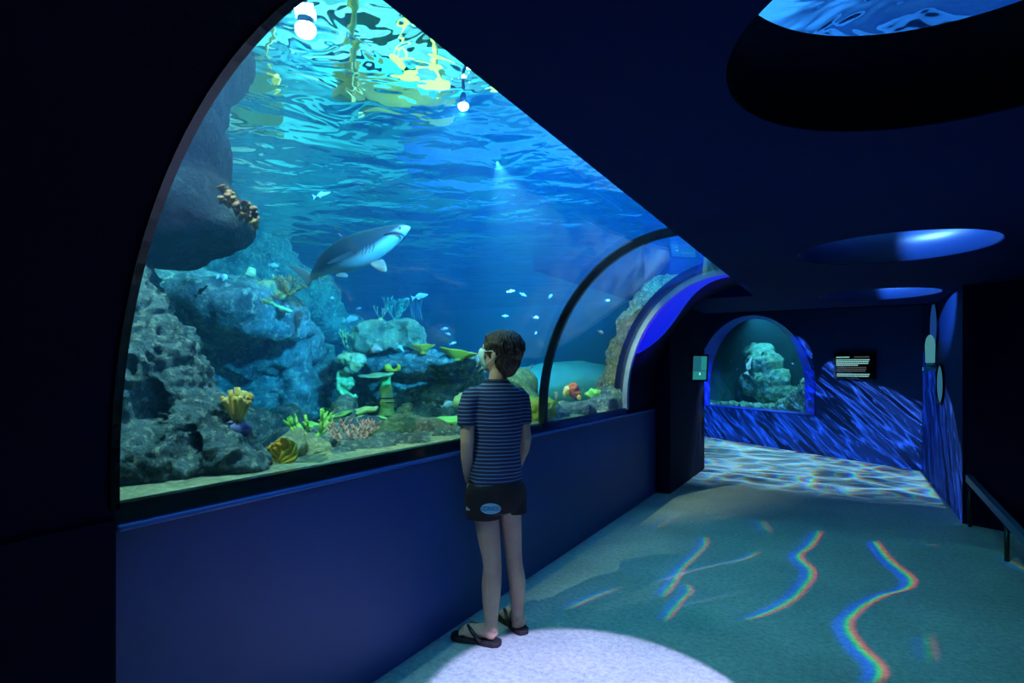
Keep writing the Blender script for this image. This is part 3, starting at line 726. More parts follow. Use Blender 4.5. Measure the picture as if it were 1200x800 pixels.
# on the table rock
plate('plate_coral', 'small yellow cupped plate coral in front of the boulder on the table rock', P(496, 404, 4.45), .092, .06, .012, c_yel, tilt=-2, seed=1, stem=.07, cup=.75)
plate('plate_coral', 'large yellow-green plate coral at the right end of the table rock', P(537, 411, 4.55), .15, .10, .014, c_yel, tilt=-4, seed=2, stem=.08, cup=.6, roll=10, smat=c_olive)
branching('staghorn_coral', 'thin pale staghorn coral at the left end of the table rock', P(412, 412, 4.55), .20, c_pale, 31, n=8, depth=3, spread=.8, rad=.022, up=.15)
branching('staghorn_coral', 'dark green bushy sea plant on top of the square boulder', P(464, 375, 4.7), .20, c_teal, 33, n=8, depth=3, spread=.5, rad=.03, up=.5)
branching('staghorn_coral', 'thin spindly sea whip left of the dark green plant on the square boulder', P(446, 374, 4.6), .14, c_pale, 34, n=3, depth=2, spread=.5, rad=.018, up=.6)
# pale translucent tall plant
m = MB(); rnd = random.Random(6)
for i in range(9):
    b = P(481+i*1.6, 376, 4.75); pts = [b+Vector((math.sin(k*1.1+i)*.01, 0, k*.035)) for k in range(6+rnd.randint(0, 2))]; m.tube(pts, [.004]*(len(pts)-1)+[.002], 6)
tag(m.build('sea_grass', cmat('pale_teal_grass', (.02, .08, .11), (.03, .11, .13)), None, True), 'tall pale teal sea grass tuft at the right of the square boulder top', 'plant')
knobbly('crust_coral', 'pinkish crust coral patch at the foot of the square boulder', [(441, 410, 4.4, 8, 3.5, .04)], c_pink, 14, amp=.015)
knobbly('crust_coral', 'yellow crust hanging over the left end of the table rock', [(405, 420, 4.35, 9, 5, .08), (418, 424, 4.33, 9, 8, .06), (412, 432, 4.35, 6, 5, .05)], c_white, 15, amp=.03)
# twisted column
knobbly('twisted_column', 'twisted lime and blue coral column hanging under the left end of the table rock', [(401, 440, 4.4, 6, 5, .04), (399, 452, 4.4, 6, 8, .05, 8), (408, 449, 4.4, 8, 5, .05, 30), (404, 463, 4.4, 5, 7, .05), (408, 472, 4.4, 6, 5, .05), (402, 480, 4.4, 5, 6, .05), (404, 492, 4.4, 6, 7, .05)], c_pale, 16, voxel=.012, amp=.045, freq=9, cat='coral')
# banded pillar
root = empty('stone_pillar', P(453, 490, 4.45), 'green crusted round pillar with dark rings under the table rock', 'pillar')
m = MB(); pts = []; rad = []
for k in range(13):
    t = k/12; pts.append(P(454-2*t, 492-53*t, 4.45)); rad.append((.058-.022*t)*(1+.12*math.sin(k*1.7)))
m.tube(pts, rad, 18); o = m.build('shaft', cmat('green_pillar_crust', (.30, .55, .10), (.60, .62, .20)), None, True); remesh(o, .01, 1); rocky(o, .012, 12, seed=4); child(o, root)
for k, py in enumerate((467, 472, 488)):
    t = (492-py)/53; r = .062-.022*t
    child(MB().tube([P(454-2*t, py, 4.45), P(454-2*t, py-1.6, 4.45)], [r+.006, r+.006], 18).build('ring', r_dark, None, True), root)
plate('plate_coral', 'pale wavy plate coral crossing the top of the ringed pillar', P(441, 439, 4.35), .135, .07, .014, c_white, tilt=10, seed=6, stem=0, cup=.1, roll=-4)
knobbly('crust_coral', 'small yellow knob with a curled arm at the top of the ringed pillar', [(455, 431, 4.4, 4, 4, .03), (462, 434, 4.4, 6, 2, .02, 0), (467, 430, 4.4, 3, 4, .02)], c_yel, 18, amp=.012)
plate('plate_coral', 'yellow-green slab coral left of the ringed pillar, upper of two', P(424, 480, 3.7), .105, .06, .018, c_pale, tilt=12, seed=7, stem=.05, cup=.15, roll=-8)
plate('plate_coral', 'lime slab coral below the pillar foot, lower of two', P(437, 491, 3.5), .11, .06, .018, c_grn, tilt=14, seed=8, stem=.05, cup=.15, roll=4)
plate('plate_coral', 'bright green sloping plate coral at the left of the ribbed slope', P(392, 487, 3.6), .11, .05, .014, c_grn, tilt=10, seed=9, stem=.04, cup=.12, roll=-16)
plate('plate_coral', 'small lime plate coral above the green branching coral', P(368, 498, 3.35), .07, .045, .014, c_grn, tilt=12, seed=10, stem=.04, cup=.15, roll=14)
knobbly('clump_coral', 'round dim green coral head behind the bright green sloping plate', [(381, 484, 4.7, 9, 6, .08)], c_grn, 19, amp=.02)
plate('plate_coral', 'long flat lime plate coral on the low shelf left of the boy', P(524, 491, 3.5), .15, .07, .016, c_grn, tilt=10, seed=11, stem=.05, cup=.08, roll=-6)
knobbly('clump_coral', 'small lime coral spike just left of the elbow of the boy', [(536, 470, 3.8, 4, 7, .03), (541, 466, 3.8, 3, 5, .03)], c_pale, 20, amp=.02)
knobbly('clump_coral', 'tall bushy grey green weed clump right of the ringed pillar', [(472, 490, 3.9, 7, 12, .05, 10), (468, 486, 3.9, 4, 8, .04)], r_moss, 22, amp=.04, freq=16)
# yellow brain coral beside the seam
knobbly('brain_coral', 'large bright yellow knobbly coral head beside the window seam, right of the boy', [(631, 482, 3.85, 20, 13, .12), (624, 476, 3.82, 13, 10, .11), (641, 478, 3.92, 10, 12, .10)], cmat('yellow_brain_coral', (.80, .72, .08), (.52, .55, .06), 25, 1.0), 24, voxel=.010, amp=.018, freq=26)
# sponges
knobbly('barrel_sponge', 'tall red sponge standing on the rubble bank right of the window seam', [(672, 457, 4.6, 6, 10, .04), (676, 462, 4.6, 4, 6, .035)], c_red, 25, voxel=.008, amp=.012)
knobbly('tube_sponge', 'pale yellow lobed sponge leaning against the red sponge', [(664, 458, 4.6, 3.5, 7, .03, 12), (662, 462, 4.6, 2.5, 4, .025)], c_white, 26, voxel=.008, amp=.012)
knobbly('tube_sponge', 'small orange knob coral at the right foot of the red sponge', [(679, 466, 4.55, 3, 4, .025)], c_org, 27, voxel=.008, amp=.01)
m = MB(); m.tube([P(653, 476, 4.3), P(652.5, 466, 4.3), P(651.5, 459, 4.3)], [.010, .012, .014], 12); tag(m.build('tube_sponge', c_white, None, True), 'thin white upright tube sponge just right of the window seam', 'sponge')
knobbly('clump_coral', 'low pale green coral cushion behind the thin white tube sponge', [(657, 474, 4.6, 7, 3, .06)], c_grn, 28)
knobbly('clump_coral', 'small green coral cushion near the foot of the tall brown rock', [(697, 459, 5.2, 7, 3, .06), (690, 462, 5.2, 5, 2.5, .06)], c_grn, 29)
# small blue disc creatures on the ledge
for i, (px, lab) in enumerate(((255, 'pale blue disc fish resting upright on the upper left ledge, left one of two'), (262.5, 'pale blue disc fish resting upright on the upper left ledge, right one of two'))):
    pass
# ------------------------------------------------------------------ fish
def fish_mats():
    f = {}
    f['silver'] = principled('silver_fish_skin', (.42, .50, .52), .3, var=(.30, .38, .42), scale=30)
    f['dark'] = principled('dark_fish_skin', (.02, .05, .06), .4, var=(.03, .08, .06), scale=30)
    f['yellow'] = principled('yellow_fish_skin', (.60, .50, .06), .4, var=(.30, .38, .06), scale=30)
    f['blue'] = principled('pale_blue_fish_skin', (.35, .60, .85), .35, var=(.50, .70, .90), scale=30)
    f['fin'] = principled('fish_fin', (.40, .52, .55), .5)
    f['eye'] = principled('fish_eye', (.005, .005, .005), .1)
    return f
FM = fish_mats()
def fish(name, label, px, py, D, Lpx, kind, ang=0.0, deep=.30, yaw=0.0, flip=False):
    """small fish, nose to the right when ang = 0; Lpx its length in the photograph"""
    L = Lpx*D/F_PX; c = P(px, py, D)
    root = empty(name, c, label, 'fish')
    M = Matrix.Translation(c) @ (YM @ Matrix.Rotation(math.radians(yaw), 3, 'Z') @ Matrix.Rotation(-math.radians(ang), 3, 'Y')).to_4x4()
    if flip: M = M @ Matrix.Rotation(math.pi, 4, 'Z')
    rings = []
    for t, h in ((-.36, .10), (-.28, .22), (-.1, .75), (.08, 1.0), (.25, .88), (.38, .58), (.46, .28), (.495, .04)):
        rings.append([M @ Vector((t*L, math.cos(a)*h*deep*L*.22, math.sin(a)*h*deep*L*.5)) for a in [2*math.pi*j/12 for j in range(12)]])
    o = MB().loft(rings).build('body', FM[kind], None, True); child(o, root)
    def fin(nm, pts, mat):
        th = .012*L; m = MB(); m.loft([[M @ Vector((x*L, -th, z*L)) for x, z in pts], [M @ Vector((x*L, th, z*L)) for x, z in pts]]); child(m.build(nm, mat, None, False), root)
    fm = FM[kind] if kind in ('dark', 'yellow') else FM['fin']
    fin('tail_fin', [(-.33, .03), (-.5, .16), (-.46, 0), (-.5, -.16), (-.33, -.03)], fm)
    fin('dorsal_fin', [(.18, deep*.42), (.02, deep*.5+.09), (-.2, deep*.28+.04), (-.22, deep*.18)], fm)
    fin('anal_fin', [(.0, -deep*.45), (-.12, -deep*.42-.07), (-.22, -deep*.18)], fm)
    for s in (-1, 1):
        child(MB().ell(M @ Vector((.38*L, s*deep*L*.105, .03*L)), (.022*L,)*3, None, 8, 6).build('eye', FM['eye'], None, True), root)
    return root
FISH = [
 ('white butterfly fish swimming left of the tail of the shark', 321, 311, 4.6, 13, 'silver', -8, .35, 0),
 ('dark slender fish hovering diagonally before the upper left ledge', 236, 341, 2.9, 22, 'dark', 42, .16, 0),
 ('olive dark fish swimming in front of the humped rock', 331, 377, 3.9, 15, 'yellow', -14, .38, 0),
 ('dark oval fish in open water right of the humped rock', 374.5, 379.5, 4.4, 14, 'dark', 0, .34, 0),
 ('tiny pale fish under the middle of the shark', 389, 349, 4.8, 6, 'silver', 0, .55, 0),
 ('tiny white fish right of the left ledge tip', 392, 369, 4.8, 5, 'silver', 40, .4, 0),
 ('pale cyan fish gliding left of the staghorn coral', 411, 374, 4.6, 18, 'silver', 8, .34, 0),
 ('silver fish swimming above the tall sea grass', 492, 347, 4.6, 20, 'silver', 14, .26, 0),
 ('tiny pale fish left of the silver fish above the sea grass', 477, 350, 4.9, 6, 'silver', 0, .4, 0),
 ('small silver minnow right of the square boulder, upper one', 521, 385, 5.0, 9, 'silver', 10, .3, 0),
 ('small silver minnow right of the square boulder, lower one', 525, 391, 5.0, 6, 'silver', -20, .4, 0),
 ('small pale fish just above the large yellow-green plate coral', 531, 402, 4.3, 9, 'silver', 16, .28, 0),
 ('thin white fish above and right of the head of the boy', 599, 341, 5.0, 10, 'silver', 8, .28, 0),
 ('faint fish in open water above the boy, level with the thin white fish', 613, 345, 5.6, 9, 'silver', -24, .3, 0),
 ('small curled white fish near the top of the seam', 645, 347, 4.0, 7, 'silver', 50, .4, 0),
 ('faint slender fish left of the bright speckled fish', 592, 370, 5.6, 8, 'silver', 0, .3, 0),
 ('bright white speckled fish between the boy and the seam', 628, 372, 4.4, 7, 'silver', 0, .5, 0),
 ('tiny white fish low between the boy and the seam', 628, 390, 5.0, 4, 'silver', 60, .4, 0),
 ('white striped fish above the yellow coral head', 623, 430, 4.2, 8, 'silver', 60, .4, 0),
 ('small white fish in the middle of the pane beyond the seam', 704, 389, 4.3, 8, 'silver', -30, .45, 0),
 ('faint white fish high in the pane beyond the seam', 712, 352, 4.8, 6, 'silver', 0, .4, 0),
 ('tiny pale fish hovering right of the red sponge', 682.5, 456, 3.9, 5, 'silver', 80, .4, 0),
 ('tiny white fish under the shark fin', 421, 361, 5.2, 6, 'silver', 10, .3, 0),
 ('slender fish just under the water surface above the hanging boulder', 377, 228, 3.3, 22, 'blue', 16, .18, 0),
 ('pale blue disc fish on the upper left ledge, left one of two', 255, 324, 3.4, 7, 'blue', 75, .65, 30),
 ('pale blue disc fish on the upper left ledge, right one of two', 263, 325, 3.4, 9, 'blue', 70, .75, 30),
 ('blue tang with a dark tail left of the sleeve of the boy', 524, 474, 4.2, 16, 'blue', 20, .5, 0),
 ('yellow-green fish low behind the orange tube coral', 313, 501, 3.6, 10, 'yellow', 0, .4, 0),
 ('white cuttlefish-like fish drifting over the middle of the table rock', 469, 407, 4.35, 15, 'silver', -50, .22, 0),
]
for f in FISH: fish('reef_fish', *f)

# ------------------------------------------------------------------ shark
def shark():
    D = 3.3
    skin, nt, out = newmat('shark_skin')
    b = nd(nt, 'ShaderNodeBsdfPrincipled', Roughness=.5); b.inputs['Specular IOR Level'].default_value = .12; tc = nt.nodes.new('ShaderNodeTexCoord')
    sp = nt.nodes.new('ShaderNodeSeparateXYZ'); nt.links.new(tc.outputs['Object'], sp.inputs[0])
    ns = nd(nt, 'ShaderNodeTexNoise', Scale=9.0, Detail=4.0); nt.links.new(tc.outputs['Object'], ns.inputs[0])
    h = math_n(nt, 'MULTIPLY_ADD', ns.outputs['Fac'], .03, sp.outputs['Z'])
    r = nt.nodes.new('ShaderNodeMapRange'); r.inputs['From Min'].default_value = .0; r.inputs['From Max'].default_value = .028; nt.links.new(h, r.inputs[0])
    mx = nt.nodes.new('ShaderNodeMixRGB'); mx.inputs[1].default_value = (.26, .33, .32, 1); mx.inputs[2].default_value = (.018, .030, .034, 1)
    nt.links.new(r.outputs[0], mx.inputs[0]); nt.links.new(mx.outputs[0], b.inputs['Base Color']); nt.links.new(b.outputs[0], out.inputs[0])
    finm = principled('shark_fin_skin', (.12, .16, .15), .5, var=(.04, .06, .05), scale=6, spec=.08)
    tailm = principled('shark_tail_skin', (.34, .40, .40), .4, var=(.26, .30, .30), scale=6)
    # spine in the picture plane: nose to tail root
    SP = [(481, 266, .00, .004, .004), (476, 268, .0, .030, .026), (466, 272.5, .0, .052, .050), (452, 280, 0, .070, .074), (436, 288, .02, .082, .094), (418, 295, .04, .084, .104), (400, 302, .08, .074, .094), (386, 308, .13, .056, .072), (376, 315, .19, .038, .048), (369, 322, .25, .024, .028), (365, 327, .30, .016, .018)]
    pts = [P(x, y, D+d) for x, y, d, *_ in SP]
    root = empty('shark', pts[5], 'grey shark with a white belly swimming up to the right under the water surface', 'shark')
    # local frame: x along body, z back upward (rolled so that the belly shows)
    X = (pts[0]-pts[-1]).normalized(); roll = math.radians(-34)
    Zr = (UP-X*UP.dot(X)).normalized(); Yr = Zr.cross(X)
    Z = Zr*math.cos(roll)+Yr*math.sin(roll)
    Y = Z.cross(X)
    M = Matrix((X, Y, Z)).transposed().to_4x4(); M.translation = pts[5]; Mi = M.inverted()
    def loc(name, m, mat, smooth=True, par=root):
        m.v = [Mi @ v for v in m.v]; o = m.build(name, mat, None, smooth); o.matrix_world = M; bpy.context.view_layer.update()
        o.parent = par; o.matrix_parent_inverse = par.matrix_world.inverted(); return o
    shaded_fin = principled('shark_shaded_fin', (.012, .020, .024), .7, var=(.008, .014, .016), scale=6, spec=.04)  # shadow side of the near fin put into its colour
    rings = []; n = 28
    for i, (p, s) in enumerate(zip(pts, SP)):
        T = (pts[max(0, i-1)]-pts[min(len(pts)-1, i+1)]).normalized(); z = (Z-T*Z.dot(T)).normalized(); y = z.cross(T)
        hy, hz = s[3], s[4]
        rings.append([p+y*math.cos(a)*hy+z*(math.sin(a)*hz*(1.0 if math.sin(a) > 0 else .92)) for a in [2*math.pi*j/n for j in range(n)]])
    m = MB().loft(rings); body = loc('body', m, skin); md = body.modifiers.new('s', 'SUBSURF'); md.levels = 1; md.render_levels = 2; bake(body)
    def fin(name, poly, depth, th, mat, ddir=0):
        "fin from outline (px, py, dD); thick at the root, thin at the tip"
        c = [P(x, y, D+dd) for x, y, dd in poly]; k = len(c)
        nrm = (c[1]-c[0]).cross(c[-1]-c[0]).normalized(); m = MB()
        ctr = sum(c, Vector())/k; inner = [q*.55+ctr*.45 for q in c]
        m.add(c+[q+nrm*th for q in inner]+[q-nrm*th for q in inner], [])
        fs = []
        for i in range(k):
            j = (i+1) % k; fs += [(i, j, k+j, k+i), (j, i, 2*k+i, 2*k+j)]
        fs += [tuple(range(k, 2*k)), tuple(range(3*k-1, 2*k-1, -1))]
        m.f += fs; o = loc(name, m, mat); md = o.modifiers.new('s', 'SUBSURF'); md.levels = 1; md.render_levels = 1; bake(o); return o
    fin('pectoral_fin', [(436, 305, -.03), (428, 309, -.06), (440, 316, -.12), (448, 320, -.17), (454, 321, -.20), (455.5, 316, -.18), (453, 308, -.10), (450, 300, -.04)], 0, .008, finm)
    fin('pectoral_fin', [(417, 291, -.06), (409, 294, -.10), (396, 300, -.16), (384, 306, -.20), (376, 313, -.22), (387, 311, -.20), (403, 305, -.14), (417, 299, -.08)], 0, .008, shaded_fin)
    fin('pelvic_fin', [(405, 318, .02), (395, 320, .0), (388, 324, -.03), (400, 326, -.05), (409, 326, -.06), (410, 322, -.03)], 0, .006, finm)
    fin('anal_fin', [(374, 321, .18), (371, 326, .17), (373, 334, .15), (375.5, 335, .15), (377, 326, .17)], 0, .004, finm)
    fin('dorsal_fin', [(404, 277, .05), (396, 272, .06), (394, 272.5, .06), (397, 279, .06)], 0, .004, finm)
    fin('tail_fin', [(368, 324, .27), (362, 315, .30), (350, 311, .34), (333, 306, .40), (333, 309, .40), (345, 318, .36), (357, 328, .33), (362, 341, .30), (365.5, 337, .29), (368, 329, .28)], 0, .005, tailm)
    # mouth with teeth, eye, gill slits
    mouthm = principled('shark_mouth', (.02, .02, .03), .5); eyem = FM['eye']
    mo = MB(); mp = [P(x, y, D-dd) for x, y, dd in ((450, 275.5, .068), (456, 273, .072), (463, 272.2, .070), (470, 273.5, .062), (474, 277, .045), (472, 282, .04))]
    mo.tube(mp, [.003, .0065, .008, .008, .006, .003], 8); loc('mouth', mo, mouthm)
    loc('eye', MB().ell(P(469, 267.5, D-.05), (.006,)*3), eyem)
    for k in range(4):
        g = MB(); x = 437-k*4.0
        g.tube([P(x+3, 283+k*1.5, D-.088), P(x+1, 289+k*1.5, D-.096), P(x-1, 295+k*1.5, D-.092)], [.001, .003, .001], 6); loc('gill_slit', g, mouthm)
    return root
shark()

# lamps that are seen hanging over the water near the glass
for i, (L, lab) in enumerate(((LAMP1, 'dazzling white floodlight at the top of the tank window, the larger of two'), (LAMP2, 'small bright white floodlight nearer the ceiling edge, the lesser of two'))):
    root = empty('floodlight', L+Vector((0, 0, .03)), lab, 'lamp'); r = (.042, .026)[i]
    hs = MB().tube([L+Vector((0, 0, .085)), L+Vector((0, 0, .078)), L+Vector((0, 0, .050)), L+Vector((0, 0, .022))], [r*.3, r*.5, r*.75, r*.9], 20).build('housing', black_frame, None, True); child(hs, root)
    ls = MB().ell(L+Vector((0, 0, .012)), (r, r, r*.8)).build('lens', emit_mat('lamp_glow_%d' % i, (.85, .97, 1), (400, 250)[i]), None, True); child(ls, root)
    spot('floodlight_glow', L+Vector((0, 0, -.02)), L+Vector((-1, .35, -.25)), (.75, .95, 1), (70, 45)[i], 150, .3)
    child(MB().tube([L+Vector((0, 0, .10)), L+Vector((0, 0, .8))], .008, 8).build('rod', black_frame, None, True), root)
# ------------------------------------------------------------------ caustics thrown by added, unseen pattern lamps
def gobo_base(lamp):
    l = lamp.data; l.use_nodes = True; nt = l.node_tree; em = nt.nodes['Emission']
    tc = nt.nodes.new('ShaderNodeTexCoord'); sp = nt.nodes.new('ShaderNodeSeparateXYZ'); nt.links.new(tc.outputs['Normal'], sp.inputs[0])
    return nt, em, sp
def down_coords(nt, sp, L, z=0.0):
    "where the ray of the lamp meets the plane z, as depth v along the room axis and offset u across it"
    h = L.z-z
    iz = math_n(nt, 'DIVIDE', h, math_n(nt, 'MAXIMUM', math_n(nt, 'ABSOLUTE', sp.outputs['Z']), .02))
    x = math_n(nt, 'MULTIPLY_ADD', sp.outputs['X'], math_n(nt, 'MULTIPLY', iz, GS), L.x)
    y = math_n(nt, 'MULTIPLY_ADD', sp.outputs['Y'], math_n(nt, 'MULTIPLY', iz, GS), L.y)
    return x, y
GS = 1.0
def gobo_lamp(name, L, power, angle=170):
    l = bpy.data.lights.new(name, 'SPOT'); l.energy = power; l.spot_size = math.radians(angle); l.spot_blend = .15; l.shadow_soft_size = 0.0
    o = bpy.data.objects.new(name, l); COL.objects.link(o); o.location = L; return o
def smooth_band(nt, v, a, b, w):
    "1 between a and b with soft ends of width w"
    m1 = nt.nodes.new('ShaderNodeMapRange'); m1.interpolation_type = 'SMOOTHSTEP'; nt.links.new(v, m1.inputs[0])
    m1.inputs[1].default_value = a-w; m1.inputs[2].default_value = a+w
    m2 = nt.nodes.new('ShaderNodeMapRange'); m2.interpolation_type = 'SMOOTHSTEP'; nt.links.new(v, m2.inputs[0])
    m2.inputs[1].default_value = b-w; m2.inputs[2].default_value = b+w
    return math_n(nt, 'MULTIPLY', m1.outputs[0], math_n(nt, 'SUBTRACT', 1.0, m2.outputs[0]))
def curve_of(nt, v, pts, lo, hi):
    "float curve: value given by points (v, u), both mapped from [lo, hi]"
    t = nt.nodes.new('ShaderNodeMapRange'); nt.links.new(v, t.inputs[0]); t.inputs[1].default_value = lo[0]; t.inputs[2].default_value = hi[0]
    fc = nt.nodes.new('ShaderNodeFloatCurve'); c = fc.mapping.curves[0]
    P_ = sorted(((a-lo[0])/(hi[0]-lo[0]), (b-lo[1])/(hi[1]-lo[1])) for a, b in pts)
    c.points[0].location = P_[0]; c.points[1].location = P_[-1]
    for q in P_[1:-1]: c.points.new(*q)
    fc.mapping.update(); nt.links.new(t.outputs[0], fc.inputs['Value'])
    return math_n(nt, 'MULTIPLY_ADD', fc.outputs[0], hi[1]-lo[1], lo[1])
LINES = [  # photograph positions along each bright line on the floor, half width, strength
 ([(822, 628), (825, 634), (815, 648), (797, 666), (784, 686), (772, 700)], .020, .9),
 ([(886, 645), (868, 655), (840, 661), (800, 671), (765, 682)], .020, .75),
 ([(797, 683), (805, 690), (795, 703), (788, 712), (775, 728)], .020, .8),
 ([(958, 621), (946, 640), (933, 652), (947, 668), (938, 688), (915, 708), (868, 727)], .026, 1.1),
 ([(1022, 633), (1038, 655), (1065, 682), (1025, 700), (1000, 716), (989, 734), (1003, 758), (1026, 783), (1012, 803)], .026, 1.25),
 ([(728, 687), (704, 695), (660, 714)], .020, .8),
 ([(888, 609), (899, 625)], .03, .45), ([(800, 597), (765, 620)], .02, .4),
 ([(1168, 650), (1205, 672)], .022, .45), ([(1081, 742), (1087, 776)], .03, .3), ([(880, 692), (830, 701), (790, 712)], .018, .3), ([(1083, 636), (1086, 641)], .04, .4), ([(845, 603), (835, 609)], .02, .3)]
def floor_gobo():
    L = Vector((.24, 2.75, 1.88)); o = gobo_lamp('added_caustic_lamp', L, 100); nt, em, sp = gobo_base(o)
    x, y = down_coords(nt, sp, L)
    v = math_n(nt, 'ADD', math_n(nt, 'MULTIPLY', x, FW.x), math_n(nt, 'MULTIPLY', y, FW.y))
    u = math_n(nt, 'ADD', math_n(nt, 'MULTIPLY', x, RT.x), math_n(nt, 'MULTIPLY', y, RT.y))
    sums = [None]*3
    for pts, w, s in LINES:
        q = []
        for px, py in pts:
            p = PF(px, py); q.append((p.dot(FW), p.dot(RT)))
        v0, v1 = min(a for a, b in q), max(a for a, b in q); u0, u1 = min(b for a, b in q)-.05, max(b for a, b in q)+.05
        U = curve_of(nt, v, q, (v0, u0), (v1, u1)); win = smooth_band(nt, v, v0+.03, v1-.03, .05)
        d = math_n(nt, 'SUBTRACT', u, U); win = math_n(nt, 'MULTIPLY', win, s)
        # slope of a line makes its across-distance smaller than d
        for k, sh in enumerate((1.45, .45, -1.1)):
            e = math_n(nt, 'DIVIDE', math_n(nt, 'SUBTRACT', d, sh*w), w*(.62, .66, 1.05)[k])
            g = math_n(nt, 'EXPONENT', math_n(nt, 'MULTIPLY', math_n(nt, 'MULTIPLY', e, e), -1.0))
            g = math_n(nt, 'MULTIPLY', g, win)
            sums[k] = g if sums[k] is None else math_n(nt, 'ADD', sums[k], g)
    # soft wash with faint folds over a squarish patch
    cx = nt.nodes.new('ShaderNodeCombineXYZ'); nt.links.new(u, cx.inputs[0]); nt.links.new(v, cx.inputs[1])
    ns = nd(nt, 'ShaderNodeTexNoise', Scale=1.1, Detail=3.0, Roughness=.5, Distortion=1.2); nt.links.new(cx.outputs[0], ns.inputs['Vector'])
    nm = nt.nodes.new('ShaderNodeMapRange'); nt.links.new(ns.outputs['Fac'], nm.inputs[0]); nm.inputs[1].default_value = .3; nm.inputs[2].default_value = .7; nm.inputs[3].default_value = .72; nm.inputs[4].default_value = 1.25
    patch = math_n(nt, 'MULTIPLY', smooth_band(nt, y, -3.0, 5.12, .03), 1.0); inx = smooth_band(nt, x, -1.60, 2.6, .02)
    far = math_n(nt, 'MULTIPLY', smooth_band(nt, y, -3.0, 6.2, .6), .45)
    wash = math_n(nt, 'MULTIPLY', math_n(nt, 'MULTIPLY', math_n(nt, 'MAXIMUM', patch, far), nm.outputs[0]), inx)
    below = math_n(nt, 'LESS_THAN', math_n(nt, 'MULTIPLY', sp.outputs['Z'], SGN), 0.0)
    # lamp light falls off with distance and slant: undo it over the floor to keep the pattern even
    r2 = math_n(nt, 'ADD', math_n(nt, 'POWER', math_n(nt, 'SUBTRACT', x, L.x), 2.0), math_n(nt, 'POWER', math_n(nt, 'SUBTRACT', y, L.y), 2.0))
    comp = math_n(nt, 'POWER', math_n(nt, 'MULTIPLY_ADD', r2, 1/(L.z*L.z), 1.0), 1.15)
    comp = math_n(nt, 'MINIMUM', comp, 9.0)
    cc = nt.nodes.new('ShaderNodeCombineColor')
    for k, (b, g) in enumerate(((.026, 2.5), (.265, 2.2), (.215, 3.0))):
        t = math_n(nt, 'MULTIPLY_ADD', sums[k], g, math_n(nt, 'MULTIPLY', wash, b)); nt.links.new(t, cc.inputs[k])
    nt.links.new(cc.outputs[0], em.inputs[0]); nt.links.new(math_n(nt, 'MULTIPLY', math_n(nt, 'MULTIPLY', comp, below), .50), em.inputs[1])
    return o
SGN = 1.0
def net_gobo(name, L, power, sc, col, wpow=9.0, base=.1, seed=0.0, angle=175, target=None, zoom=1.0, shift=.012):
    "dancing net of bright lines, as thrown by a lit water surface"
    o = gobo_lamp(name, L, power, angle); nt, em, sp = gobo_base(o)
    dz = math_n(nt, 'ADD', math_n(nt, 'ABSOLUTE', sp.outputs['Z']), .22)
    a = math_n(nt, 'DIVIDE', sp.outputs['X'], dz); b = math_n(nt, 'DIVIDE', sp.outputs['Y'], dz)
    cc = nt.nodes.new('ShaderNodeCombineColor')
    for k in range(3):
        cx = nt.nodes.new('ShaderNodeCombineXYZ'); nt.links.new(math_n(nt, 'ADD', a, seed+shift*(k-1)), cx.inputs[0]); nt.links.new(b, cx.inputs[1])
        mp = nt.nodes.new('ShaderNodeMapping'); mp.inputs['Scale'].default_value = sc; nt.links.new(cx.outputs[0], mp.inputs[0])
        n0 = nd(nt, 'ShaderNodeTexNoise', Scale=.9, Detail=2.0); nt.links.new(mp.outputs[0], n0.inputs['Vector'])
        ad = nt.nodes.new('ShaderNodeVectorMath'); ad.operation = 'MULTIPLY_ADD'; nt.links.new(n0.outputs['Color'], ad.inputs[0]); ad.inputs[1].default_value = (1.5, 1.5, 0); nt.links.new(mp.outputs[0], ad.inputs[2])
        tot = None
        for q, (vs_, am) in enumerate(((1.0, 1.0), (1.9, .55))):
            vo = nd(nt, 'ShaderNodeTexVoronoi', Scale=vs_); vo.feature = 'DISTANCE_TO_EDGE'; nt.links.new(ad.outputs[0], vo.inputs['Vector'])
            e = math_n(nt, 'EXPONENT', math_n(nt, 'MULTIPLY', vo.outputs['Distance'], -wpow)); e = math_n(nt, 'MULTIPLY', e, am)
            tot = e if tot is None else math_n(nt, 'ADD', tot, e)
        t = math_n(nt, 'MULTIPLY', math_n(nt, 'ADD', tot, base), col[k]); nt.links.new(t, cc.inputs[k])
    x, y = down_coords(nt, sp, L)
    dn = math_n(nt, 'ADD', math_n(nt, 'MULTIPLY', math_n(nt, 'SUBTRACT', x, P0.x), N1.x), math_n(nt, 'MULTIPLY', math_n(nt, 'SUBTRACT', y, P0.y), N1.y))
    msk = math_n(nt, 'MULTIPLY', math_n(nt, 'GREATER_THAN', dn, .015), smooth_band(nt, x, -2.6, .80, .02))
    msk = math_n(nt, 'MULTIPLY', msk, smooth_band(nt, y, 6.65, 20, .45))
    r2 = math_n(nt, 'ADD', math_n(nt, 'POWER', math_n(nt, 'SUBTRACT', x, L.x), 2.0), math_n(nt, 'POWER', math_n(nt, 'SUBTRACT', y, L.y), 2.0))
    comp = math_n(nt, 'POWER', math_n(nt, 'MULTIPLY_ADD', r2, 1/(L.z*L.z), 1.0), 1.3)
    nt.links.new(cc.outputs[0], em.inputs[0]); nt.links.new(math_n(nt, 'MULTIPLY', msk, comp), em.inputs[1])
    return o
floor_gobo()
net_gobo('added_caustic_lamp', Vector((-.3, 8.0, 2.55)), 480, (6.4, 6.4, 1), (.36, .72, 1.0), 17.0, .035, seed=3.3, angle=150, )
spot('pool_light', (-.05, 1.2, 1.88), (-.70, 1.86, 0), (.62, .52, 1.0), 600, 34, .10, .01)
